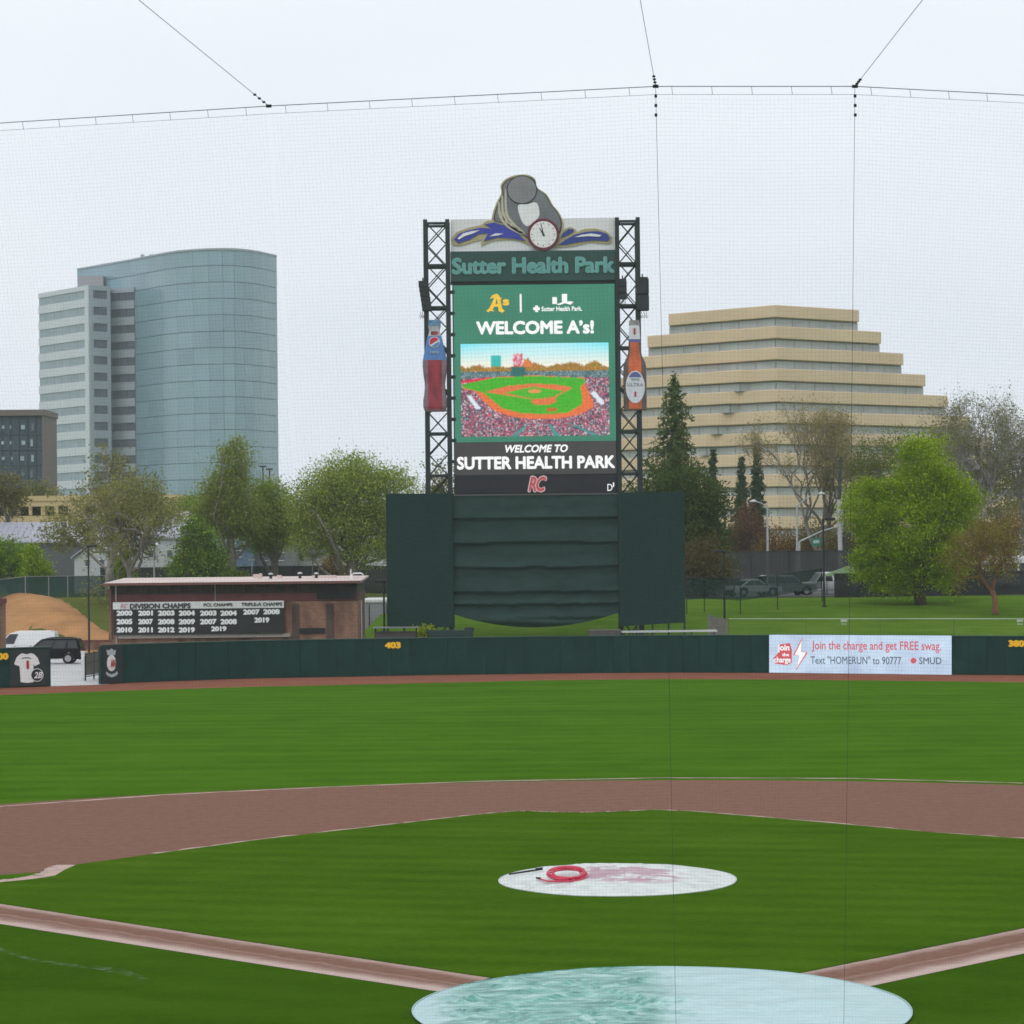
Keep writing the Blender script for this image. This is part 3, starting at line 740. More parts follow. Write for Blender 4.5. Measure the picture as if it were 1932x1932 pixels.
# blackletter-like A's
A = [[(590, 990), (612, 968), (640, 905), (612, 912), (628, 890), (655, 880), (672, 893), (690, 975), (706, 988), (690, 1001), (668, 990), (664, 962), (640, 962), (630, 980), (640, 992), (612, 988), (604, 998)]]
for poly in A: px_poly(MB(), [c1(*p) for p in poly], DS, .02, .025).build('logo_letter', M_LY, scr)
px_poly(MB(), [c1(*p) for p in [(647, 945), (656, 912), (662, 945)]], DS, .012, .015).build('logo_counter', M_LG, scr)
px_poly(MB(), [c1(*p) for p in [(676, 905), (686, 905), (680, 925), (674, 925)]], DS, .02, .025).build('logo_letter', M_LY, scr)
slet('s', (692, 915), (735, 955), c1, M_LY, bold=.05)
px_box(MB(), *c1(800, 882), *c1(812, 998), DS, .02, .03).build('divider_line', M_LW, scr)
slet('Sutter Health Park.', (937, 960), (1192, 990), c1, M_LW, bold=.03)
cr_ = [(897, 955), (915, 955), (915, 966), (926, 966), (926, 984), (915, 984), (915, 996), (897, 996), (897, 984), (885, 984), (885, 966), (897, 966)]
px_poly(MB(), [c1(*p) for p in cr_], DS, .02, .025).build('cross_mark', M_LW, scr)
for x0, y0, x1, y1 in ((1005, 902, 1034, 945), (1065, 882, 1098, 932)):
    px_box(MB(), *c1(x0, y0), *c1(x1, y1), DS, .02, .028).build('skyline_mark', M_LW, scr)
px_poly(MB(), [c1(*p) for p in [(1030, 948), (1075, 932), (1115, 928), (1138, 932), (1120, 950), (1085, 940), (1050, 952)]], DS, .02, .029).build('skyline_mark', M_LW, scr)

def screen_picture():
    """the photograph of a ball game shown on the screen, one lit face per lamp cell"""
    nx, ny = 176, 110; rs = np.random.RandomState(5)
    X0, X1, Y0, Y1 = 430, 1362, 1192, 1776
    gx, gy = np.meshgrid(X0+(np.arange(nx)+.5)/nx*(X1-X0), Y0+(np.arange(ny)+.5)/ny*(Y1-Y0))
    def inp(poly):
        r = np.zeros(gx.shape, bool); n = len(poly); j = n-1
        for i in range(n):
            xi, yi = poly[i]; xj, yj = poly[j]
            with np.errstate(divide='ignore', invalid='ignore'):
                r ^= ((yi > gy) != (yj > gy)) & (gx < (xj-xi)*(gy-yi)/((yj-yi) or 1e-9)+xi)
            j = i
        return r
    img = np.zeros((ny, nx, 3)); nz = rs.rand(ny, nx, 1)
    # crowd
    pal = np.array([s2l(c) for c in [(214, 60, 110), (230, 230, 235), (70, 80, 100), (40, 60, 85), (120, 100, 120), (190, 90, 110), (90, 130, 140), (225, 120, 130), (55, 50, 60), (70, 95, 105)]])
    img[:] = pal[rs.randint(0, len(pal), (ny, nx))]*(.6+.8*nz)
    t = np.clip((gy-1192)/150, 0, 1)[..., None]; u = np.clip((gx-430)/930, 0, 1)[..., None]
    sky = np.array(s2l((120, 235, 250)))*(1-t)+np.array(s2l((255, 246, 228)))*t
    sky = sky*(1-.35*np.sin(u*3.14)*(1-t))+np.array((.9, 1, 1))*.35*np.sin(u*3.14)*(1-t)
    sk = gy < 1345; img[sk] = sky[sk]
    hor = 1340-8*np.sin(gx*.05)-14*rs.rand(1, nx)-22*np.exp(-((gx-860)/50)**2)-34*np.exp(-((gx-850)/18)**2)-26*np.exp(-((gx-1110)/45)**2)-25*np.exp(-((gx-1260)/40)**2)
    tr = (gy >= hor) & (gy < 1385)
    tc_ = np.array([s2l(c) for c in [(190, 130, 50), (150, 130, 50), (120, 130, 60), (205, 140, 70), (165, 110, 60)]])
    img[tr] = tc_[rs.randint(0, 5, tr.sum())]*(.7+.5*rs.rand(tr.sum(), 1))
    b = (gx > 620) & (gx < 682) & (gy > 1268) & (gy < 1338); img[b] = s2l((60, 190, 180))
    b = (gx > 760) & (gx < 822) & (gy > 1258) & (gy < 1338); img[b] = pal[rs.choice([0, 1, 7], b.sum())]
    b = (gx > 750) & (gx < 838) & (gy > 1338) & (gy < 1400); img[b] = s2l((50, 110, 105))
    b = (gx > 825) & (gx < 880) & (gy > 1285+(gx-825)*.6) & (gy < 1340); img[b] = s2l((225, 130, 70))
    st = (gy >= 1368) & (gy < 1412) & ~((gx > 750) & (gx < 838)); img[st] = np.array([s2l(c) for c in [(90, 130, 130), (60, 110, 115), (160, 175, 180), (70, 90, 100)]])[rs.randint(0, 4, st.sum())]
    b = (gx < 640) & (gy > 1402-(gx-430)*-.0) & (gy < 1440-(gx-430)*.12) & (gy > 1424-(gx-430)*.12); img[b] = s2l((225, 40, 80))
    track = [(440, 1448), (650, 1402), (900, 1394), (1210, 1412), (1205, 1440), (1232, 1500), (1262, 1560), (1262, 1600), (1180, 1642), (1050, 1668), (930, 1672), (780, 1660), (660, 1625), (590, 1575), (515, 1490), (440, 1475)]
    m = inp(track); img[m] = (np.array(s2l((232, 118, 66)))*(.85+.3*nz))[m]
    field = [(440, 1446), (650, 1405), (900, 1398), (1200, 1415), (1215, 1440), (1180, 1470), (1195, 1540), (1190, 1580), (1100, 1632), (950, 1640), (800, 1630), (690, 1600), (570, 1500), (440, 1466)]
    m = inp(field); img[m] = (np.array(s2l((72, 178, 45)))*(.8+.4*nz))[m]
    m = inp([(580, 1496), (720, 1460), (880, 1446), (1040, 1455), (1135, 1474), (1030, 1530), (1030, 1560), (990, 1582), (900, 1582), (870, 1560), (880, 1545)]); img[m] = (np.array(s2l((226, 120, 72)))*(.85+.3*nz))[m]
    m = inp([(705, 1502), (880, 1465), (1080, 1494), (1005, 1532), (900, 1545), (800, 1525)]); img[m] = (np.array(s2l((78, 182, 48)))*(.85+.3*nz))[m]
    m = ((gx-893)/40)**2+((gy-1494)/13)**2 < 1; img[m] = s2l((235, 150, 90))
    for ax_, ay, bx_, by in ((850, 1700, 760, 1776), (1090, 1690, 1280, 1776), (985, 1700, 1030, 1776)):
        tt = np.clip((gy-ay)/(by-ay), 0, 1); m = (gy > ay) & (np.abs(gx-(ax_+(bx_-ax_)*tt)) < 6+16*tt); img[m] = s2l((80, 150, 145))
    m = inp([(1245, 1510), (1270, 1495), (1335, 1570), (1310, 1585)]) | inp([(465, 1520), (490, 1515), (555, 1600), (525, 1605)]); img[m] = s2l((225, 235, 245))
    for (lx, w_) in ((985, 26), (1018, 26)):
        m = (np.abs(np.hypot((gx-lx), (gy-1612)*1.6)-11) < 6); img[m] = s2l((225, 60, 40))
    # soft transitions
    im = np.pad(img, ((1, 1), (1, 1), (0, 0)), mode='edge'); img = .48*img+.13*(im[:-2, 1:-1]+im[2:, 1:-1]+im[1:-1, :-2]+im[1:-1, 2:])
    y = SY+.035; vs = np.zeros((ny+1, nx+1, 3)); og = ORG[scr.name]
    tl, tr_, bl = P(*c1(X0, Y0), DS), P(*c1(X1, Y0), DS), P(*c1(X0, Y1), DS)
    w_ = (X1-X0)*.3*S; h_ = (Y1-Y0)*.3*S; cx = P(*c1((X0+X1)/2, (Y0+Y1)/2), DS)
    vs[..., 0] = cx.x-w_/2+np.arange(nx+1)[None, :]/nx*w_-og.x; vs[..., 1] = cx.y+.035-og.y; vs[..., 2] = cx.z+h_/2-np.arange(ny+1)[:, None]/ny*h_-og.z
    i = np.arange(nx)[None, :]+np.arange(ny)[:, None]*(nx+1)
    q = np.stack([i, i+nx+1, i+nx+2, i+1], -1).reshape(-1, 4)
    link('screen_picture', np_mesh('screen_picture', vs.reshape(-1, 3), q, np.clip(img, 0, 1).reshape(-1, 3), attr_mat('led_picture', 1.0)), None, scr)
screen_picture()

# topper: translucent backing, waves, plain grey cut-out and clock
top = thing('topper_sign', 'white rooftop sign with blue waves and a grey gold-edged cut-out crest', 'sign', (P(1005, 473, DS).x, SY, P(1005, 473, DS).z))
M_ACR = mat('white_acrylic', (.72, .72, .72), .5, .04, 1)
px_box(MB(), 849.8, 411.5, 1161.5, 472.8, DS, .06, .25).build('backing', M_ACR, top)
M_GOLD = mat('gold_paint', (.42, .37, .20), .5, .1, 1.5)
M_BLUE = mat('blue_paint', (.045, .055, .36), .45, .12, .8)
M_NAVY = mat('deep_blue_paint', (.035, .055, .26), .45, .12, .8)
M_GREY = mat('slate_paint', (.17, .18, .19), .5, .18, .7)
M_CREAM = mat('cream_paint', (.50, .47, .36), .5, .1, 1)
def c3(x, y): return ((1300+x*550/1932)*.644, (480+y*550/1932)*.644)
def cp(pts, m, name, dy, th=.06): px_poly(MB(), [c3(*p) for p in pts], DS, th, dy).build(name, m, top)
def smooth_poly(pts, n=5):
    o = []; L_ = len(pts)
    for i in range(L_):
        p0, p1, p2, p3 = (Vector((*pts[(i+k) % L_], 0)) for k in (-1, 0, 1, 2))
        for k in range(n):
            t = k/n; q = .5*((2*p1)+(p2-p0)*t+(2*p0-5*p1+4*p2-p3)*t*t+(3*p1-p0-3*p2+p3)*t**3); o.append((q.x, q.y))
    return o
lw_o = [(75, 770), (130, 700), (250, 655), (380, 625), (450, 580), (540, 580), (640, 610), (760, 680), (850, 760), (880, 830), (780, 790), (650, 775), (500, 790), (385, 842), (388, 780), (300, 800), (180, 840), (100, 835)]
rw_o = [(1190, 720), (1240, 665), (1310, 645), (1360, 670), (1370, 700), (1450, 665), (1560, 660), (1670, 690), (1735, 750), (1725, 810), (1680, 820), (1500, 805), (1330, 845), (1150, 862), (1160, 800)]
cp(lw_o, M_GOLD, 'wave_border', .17)
cp(rw_o, M_GOLD, 'wave_border', .17)
cp([(105, 775), (150, 720), (260, 680), (380, 655), (500, 665), (420, 620), (520, 600), (640, 640), (760, 710), (840, 790), (700, 765), (560, 755), (410, 795), (460, 710), (360, 720), (260, 780), (150, 815)], M_BLUE, 'wave', .11)
cp([(1180, 835), (1250, 780), (1350, 725), (1470, 695), (1590, 690), (1680, 715), (1712, 765), (1690, 795), (1560, 785), (1400, 800), (1260, 830)], M_NAVY, 'wave', .11)
cp([(1205, 765), (1225, 710), (1285, 668), (1335, 670), (1340, 695), (1270, 735)], M_NAVY, 'wave', .11)
cp([(140, 765), (200, 715), (290, 690), (370, 682), (300, 715), (220, 740), (155, 778)], M_WHITE, 'wave_highlight', .06)
cp([(470, 745), (530, 715), (615, 718), (560, 735)], M_WHITE, 'wave_highlight', .06)
cp([(1345, 755), (1420, 728), (1520, 715), (1625, 732), (1600, 748), (1480, 742)], M_WHITE, 'wave_highlight', .06)
# plain crest in place of the mascot: stacked domes in the same greys
crest = [(500, 590), (505, 500), (545, 390), (590, 300), (585, 215), (640, 150), (740, 112), (860, 108), (940, 150), (965, 240), (1060, 310), (1125, 420), (1190, 500), (1235, 610), (1215, 720), (1150, 790), (950, 800), (760, 720), (600, 620)]
cp(smooth_poly(crest), M_GOLD, 'crest_border', .20, .10)
ctr = (870, 470)
cp([(ctr[0]+(x-ctr[0])*.945, ctr[1]+(y-ctr[1])*.955) for x, y in smooth_poly(crest)], M_BLACK, 'crest_outline', .16, .05)
cp([(ctr[0]+(x-ctr[0])*.915, ctr[1]+(y-ctr[1])*.93) for x, y in smooth_poly(crest)], M_GREY, 'crest_field', .12, .05)
cp(ell(805, 265, 158, 150, 28), M_BLACK, 'crest_disc_edge', .10, .04)
cp(ell(805, 265, 148, 140, 28), mat('mid_grey_paint', (.24, .24, .25), .5, .15, .7), 'crest_disc', .08, .04)
cp(smooth_poly([(765, 430), (860, 415), (955, 400), (985, 520), (935, 590), (860, 640), (800, 580)]), M_WHITE, 'crest_panel', .09, .04)
for k in range(3):
    x = 560+k*34
    cp(smooth_poly([(x, 400-k*60), (x+16, 400-k*60), (x+30, 500), (x+110, 620), (x+240-k*20, 700), (x+230-k*20, 722), (x+90, 650), (x+8, 540)], 4), M_CREAM, 'crest_stripe', .085, .04)
# clock
ck = P(*c3(1025, 728), DS); clock = thing('clock', 'round white clock with dark red rim on the sign above the scoreboard', 'clock', (ck.x, SY-.05, ck.z-1.1)); R_ = 152*550/1932*.644*S
def disc(name, r, y, th, m, n=40):
    return MB().prism([(ck.x+r*math.cos(a), y, ck.z+r*math.sin(a)) for a in np.linspace(0, 2*math.pi, n+1)[:-1]], (0, th, 0)).build(name, m, clock)
disc('rim', R_*1.08, SY-.10, .28, mat('maroon_paint', (.14, .02, .035), .4, .1, 2)); disc('dial', R_*.90, SY-.115, .02, M_WHITE)
for k in range(12):
    a = math.pi/2-k*math.pi/6
    MB().bar((ck.x+R_*.70*math.cos(a), SY-.12, ck.z+R_*.70*math.sin(a)), (ck.x+R_*.83*math.cos(a), SY-.12, ck.z+R_*.83*math.sin(a)), .022, 4).build('hour_mark', M_BLACK if k % 3 == 0 else M_RED, clock)
def hand(h, ln, w_):
    a = math.pi/2-h*2*math.pi; d = Vector((math.cos(a), 0, math.sin(a))); n = Vector((-d.z, 0, d.x)); c = Vector((ck.x, SY-.135, ck.z))
    MB().prism([c-d*.12+n*w_, c+d*ln+n*w_*.35, c+d*ln-n*w_*.35, c-d*.12-n*w_], (0, .015, 0)).build('hand', M_BLACK, clock)
hand(10.97/12, R_*.52, .055); hand(58/60, R_*.80, .045); disc('hub', .07, SY-.15, .03, M_BLACK, 12)

# bottle signs, half-round in relief
def bottle(name, label, cxpx, ytop, ybot, prof, bands, extras):
    zt, zb = P(cxpx, ytop, DS).z, P(cxpx, ybot, DS).z; H = zt-zb; x = P(cxpx, (ytop+ybot)/2, DS).x; y = SY-.16
    root = thing(name, label, 'sign', (x, y, zb))
    MB().box((x, y+.10, zb+H*.25), (.5, .16, .12)).build('bracket', M_STEEL, root); MB().box((x, y+.10, zb+H*.7), (.4, .16, .12)).build('bracket', M_STEEL, root)
    def r_at(t):
        for (ta, ra), (tb, rb) in zip(prof[:-1], prof[1:]):
            if t <= tb: return ra+(rb-ra)*(t-ta)/(tb-ta)
        return prof[-1][1]
    def band(nm, t0, t1, m, k=1.0, dy=0.0):
        ts = sorted(set([t0, t1]+[t for t, _ in prof if t0 < t < t1]))
        MB().lathe([(max(.01, r_at(t)*k), t*H) for t in ts], (x, y+dy, zb), 18, .35, True).build(nm, m, root, smooth=False)
    for b in bands: band(*b)
    extras(root, x, y, zb, H); return root
pepsi_prof = [(0, .62), (.012, .70), (.06, .78), (.13, .78), (.2, .71), (.3, .66), (.4, .75), (.5, .80), (.56, .79), (.62, .72), (.7, .62), (.78, .52), (.83, .44), (.855, .37), (.90, .36), (.92, .41), (.955, .41), (.965, .42), (1.0, .40)]
M_GLASS1 = mat('bottle_glass', (.20, .13, .15), .15, .3, 1.5, spec=.6)
M_COLA = mat('red_print', (.30, .035, .05), .3, .45, 1.1, stretch=(1.5, 1, .8))
M_PBLUE = mat('blue_label', (.09, .22, .50), .35, .18, 1)
M_CAPB = mat('cap_print', (.12, .24, .38), .35, .45, 3)
M_CLR = mat('clear_neck', (.42, .44, .48), .2, .3, 4)
def pep(root, x, y, zb, H):
    z = zb+H*.755; yy = y-.26
    def dsk(nm, r, m, dy, half=None):
        a0, a1 = half or (0, 2*math.pi); n = 20
        pts = [(x+r*math.cos(a0+(a1-a0)*k/n), yy-dy, z+r*math.sin(a0+(a1-a0)*k/n)) for k in range(n+(0 if half is None else 1))]
        MB().prism(pts, (0, .02, 0)).build(nm, m, root)
    dsk('logo_ring', .36, M_WHITE, .0); dsk('logo_blue', .32, M_PBLUE, .02, (math.pi+.9, 2*math.pi+.2)); dsk('logo_red', .32, mat('logo_red', (.55, .03, .05), .4), .02, (.55, math.pi+.55))
    letters('label_letters', 'PEPSI', (x, y-.275, zb+H*.645), .55, .13, M_CLR, root, bold=.02, depth=.02)
bottle('bottle_sign', 'bottle shaped sign with blue label and red drink on the left truss', 820.5, 604, 777.5, pepsi_prof,
    [('body', 0, .563, M_GLASS1), ('drink', .03, .562, M_COLA, .74, -.10), ('label', .564, .825, M_PBLUE), ('neck', .826, .93, M_CLR), ('neck_drink', .835, .875, M_COLA, .7, -.06), ('cap', .931, 1.0, M_CAPB)], pep)
ultra_prof = [(0, .70), (.01, .74), (.10, .76), (.40, .76), (.50, .74), (.56, .62), (.61, .47), (.66, .42), (.85, .36), (.94, .33), (.945, .36), (1.0, .33)]
M_AMB = mat('amber_glass', (.09, .06, .05), .2, .3, 1.5, spec=.6)
M_BEER = mat('orange_print', (.56, .12, .035), .3, .35, .9)
M_LBL = mat('label_white', (.66, .68, .74), .5, .06, 2)
M_LBLB = mat('label_blue', (.10, .13, .33), .45, .1, 2)
def ult(root, x, y, zb, H):
    yy = y-.31
    ov = [(x+.62*math.cos(a), yy, zb+H*.26+1.06*math.sin(a)) for a in np.linspace(0, 2*math.pi, 33)[:-1]]
    MB().prism(ov, (0, .04, 0)).build('oval_label', M_LBL, root)
    ca = [(x+.54*math.cos(a), yy-.012, zb+H*.26+.98*math.sin(a)) for a in np.linspace(math.radians(40), math.radians(140), 12)]
    MB().prism(ca, (0, .02, 0)).build('label_band', M_LBLB, root)
    letters('label_letters', 'ULTRA', (x, yy-.01, zb+H*.285), 1.02, .22, mat('label_grey', (.20, .22, .27), .5), root, bold=.01, depth=.015, space=1.15)
    letters('label_letters', 'Michelob', (x, yy-.01, zb+H*.345), .58, .15, MATS['label_grey'], root, bold=0, depth=.012, shear=.3)
    MB().box((x, yy-.01, zb+H*.18), (.12, .03, .34)).build('red_ribbon', M_RED, root)
    MB().box((x, y-.14, zb+H*.875), (.13, .05, .42)).build('red_ribbon', M_RED, root)
bottle('bottle_sign', 'brown beer bottle shaped sign with oval white label on the right truss', 1197.5, 604.5, 775, ultra_prof,
    [('body', 0, .757, M_AMB), ('drink', .02, .756, M_BEER, .74, -.09), ('neck_label', .790, .944, M_LBL), ('neck_band', .757, .789, M_LBLB), ('cap', .945, 1.0, mat('cap_grey', (.28, .27, .26), .35, .3, 4))], ult)

# loudspeakers hung outside the trusses
M_SPK = mat('speaker_cloth', (.030, .036, .038), .8, .25, 3, .3, 30)
def line_array(name, label, x, zt, zb, w_, n, depth=.9, lean=0.0):
    root = thing(name, label, 'loudspeaker', (x, SY, zb)); h = (zt-zb)/n
    for k in range(n):
        z = zb+h*(k+.5); MB().box((x+lean*(n-k), SY-.15+.03*k, z), (w_, depth, h*.93), .0).build('cabinet', M_SPK, root, bevel=.02)
    MB().bar((x, SY+.2, zt), (x, SY+.2, zt+.35), .05, 6).build('hanger', M_BLACK, root)
    MB().box((x, SY, zt+.06), (w_*.9, .5, .1)).build('rigging_frame', M_BLACK, root)
    for k in range(4):
        a = x-w_*.3+k*w_*.2; MB().tube([(a, SY+.2, zb), (a+.06, SY+.2, zb-.3-.1*(k % 2)), (a+.02, SY+.2, zb-.45), (a-.05, SY+.2, zb-.25)], .018, 5).build('cable', M_BLACK, root)
    return root
xl = P(798, 575, DS).x; line_array('loudspeaker', 'dark stepped loudspeaker stack on the left scoreboard truss', xl-.0, P(0, 542, DS).z-.0, P(0, 596, DS).z, .62, 6, .8, .045)
xr = P(1212.5, 570, DS).x; line_array('loudspeaker', 'large dark grey loudspeaker on the right scoreboard truss', xr, P(0, 539, DS).z+.35*0, P(0, 600, DS).z, .78, 2, 1.0)
x2 = P(1175, 560, DS).x; line_array('loudspeaker', 'small dark loudspeaker inside the right scoreboard truss', x2, P(0, 542, DS).z, P(0, 578, DS).z, .5, 3, .5)

# batter's eye
M_EYE = mat('eye_mesh', (.017, .042, .037), .85, .22, 3.0, .08, 30, stretch=(1, 1, 3), spec=.1)
M_CLOTH = mat('eye_cloth', (.027, .054, .048), .85, .2, 1.5, .06, 20, stretch=(.5, 1, 1.5), spec=.1)
eye = thing('batters_eye', 'wide dark green batter\'s eye screen under the scoreboard with folded cloth', 'screen', (sb_base.x, SY, GZ))
def wing(pts, dy):
    px_poly(MB(), pts, DS, .15, dy).build('side_panel', M_EYE, eye)
    (ax, ay), (bx, by) = pts[0], pts[1]
    for k in range(5):
        x = ax+(bx-ax)*(k+.04)/4.1; p = P(x, ay+1, DS); q = P(x, pts[2][1]-3, DS)
        MB().box((p.x, p.y+dy+.25, (p.z+q.z-2.0)/2), (.12, .2, p.z-q.z+2.0)).build('post', M_STEEL, eye)
wing([(728.8, 931.8), (853.5, 931), (856.5, 1183), (732.5, 1184.8)], -.45)
wing([(1166.8, 929.5), (1290.0, 927.5), (1292.2, 1174.0), (1169.5, 1181.5)], -.45)
for x in (855.3, 1167.0): px_box(MB(), x-1.2, 931, x+1.6, 1183, DS, .2, -.02).build('post', M_STEEL, eye)
def cloth():
    nx, nz = 60, 90; x0 = P(855.2, 1050, DS).x; x1 = P(1166.0, 1050, DS).x; zt = P(1010, 934.0, DS).z; z1 = P(1010, 1172, DS).z
    folds = [P(1010, c2(0, f)[1], DS).z for f in (500, 645, 793, 938, 1085, 1158)] + [P(1010, c2(0, 1240)[1], DS).z]
    r_ = np.random.RandomState(3); ph = r_.uniform(0, 6.28, 12)
    vs = []
    for j in range(nz+1):
        for i in range(nx+1):
            u = i/nx; t = j/nz; drop = 4*u*(1-u)
            z = zt-(zt-z1)*t - (.85*drop-.50)*(t**4) - .05*drop*t
            # sheet billows out above each batten and tucks in below it
            zz = z + .05*drop*t
            y = 0
            for a, b in zip(folds[:-1], folds[1:]):
                if b <= zz <= a:
                    s_ = (a-zz)/(a-b); y = -.20*s_**1.5+.012*math.sin(u*9+ph[0]+a)+.05*math.sin(s_*3.14); break
            if zz < folds[-1]: y = -.1+.10*math.sin(zz*9+u*4)
            y += .02*math.sin(u*23+ph[1]+t*7)*t+.012*math.sin(t*50+u*2)
            vs.append((x0+(x1-x0)*u, SY-.02+y, z))
    w_ = nx+1
    return MB().add(vs, [(j*w_+i, j*w_+i+1, (j+1)*w_+i+1, (j+1)*w_+i) for j in range(nz) for i in range(nx)])
cloth().build('folded_cloth', M_CLOTH, eye, smooth=True)
px_box(MB(), 857, 931.8, 1166, 934.2, DS, .15, -.05).build('top_rail', mat('grey_rail', (.10, .10, .10), .5), eye)

# ------------------------------------------------------------------ brick building behind the wall
def brick_mat(name, a, b, mort, sc_=1.0):
    if name in MATS: return MATS[name]
    m = bpy.data.materials.new(name); m.use_nodes = True; N = m.node_tree.nodes; L = m.node_tree.links; bs = N['Principled BSDF']; bs.inputs['Roughness'].default_value = .85
    tc = N.new('ShaderNodeTexCoord'); sp = N.new('ShaderNodeSeparateXYZ'); L.new(tc.outputs['Object'], sp.inputs[0])
    ad = N.new('ShaderNodeMath'); ad.operation = 'ADD'; L.new(sp.outputs['X'], ad.inputs[0]); L.new(sp.outputs['Y'], ad.inputs[1])
    cb = N.new('ShaderNodeCombineXYZ'); L.new(ad.outputs[0], cb.inputs[0]); L.new(sp.outputs['Z'], cb.inputs[1])
    bt = N.new('ShaderNodeTexBrick'); bt.inputs['Scale'].default_value = sc_; bt.inputs['Brick Width'].default_value = .4; bt.inputs['Row Height'].default_value = .2; bt.inputs['Mortar Size'].default_value = .012
    bt.inputs['Color1'].default_value = (*a, 1); bt.inputs['Color2'].default_value = (*b, 1); bt.inputs['Mortar'].default_value = (*mort, 1); L.new(cb.outputs[0], bt.inputs['Vector'])
    nz = N.new('ShaderNodeTexNoise'); nz.inputs['Scale'].default_value = .6; nz.inputs['Detail'].default_value = 7; mp = N.new('ShaderNodeMapping'); mp.inputs['Scale'].default_value = (1.4, 1.4, .5); L.new(tc.outputs['Object'], mp.inputs[0]); L.new(mp.outputs[0], nz.inputs['Vector'])
    cr = N.new('ShaderNodeValToRGB'); cr.color_ramp.elements[0].position = .36; cr.color_ramp.elements[0].color = (.42, .40, .40, 1); cr.color_ramp.elements[1].position = .56; cr.color_ramp.elements[1].color = (1.05, 1, 1, 1); L.new(nz.outputs['Fac'], cr.inputs[0])
    mx = N.new('ShaderNodeMix'); mx.data_type = 'RGBA'; mx.blend_type = 'MULTIPLY'; mx.inputs[0].default_value = 1; L.new(bt.outputs['Color'], mx.inputs[6]); L.new(cr.outputs[0], mx.inputs[7])
    L.new(mx.outputs[2], bs.inputs['Base Color']); MATS[name] = m; return m
M_BRICK = brick_mat('brown_brick', (.29, .145, .095), (.22, .112, .075), (.28, .21, .17), 1.6)
M_MAROON = mat('maroon_fascia', (.14, .045, .045), .7, .2, 1)
M_ROOFP = mat('roof_membrane', (.62, .50, .46), .7, .15, .5)
M_SOFF = mat('dark_screen', (.055, .050, .045), .7, .3, 2)
def c5(x, y): return (193.2+.3*x, 998.2+.3*y)
DB = 183.0
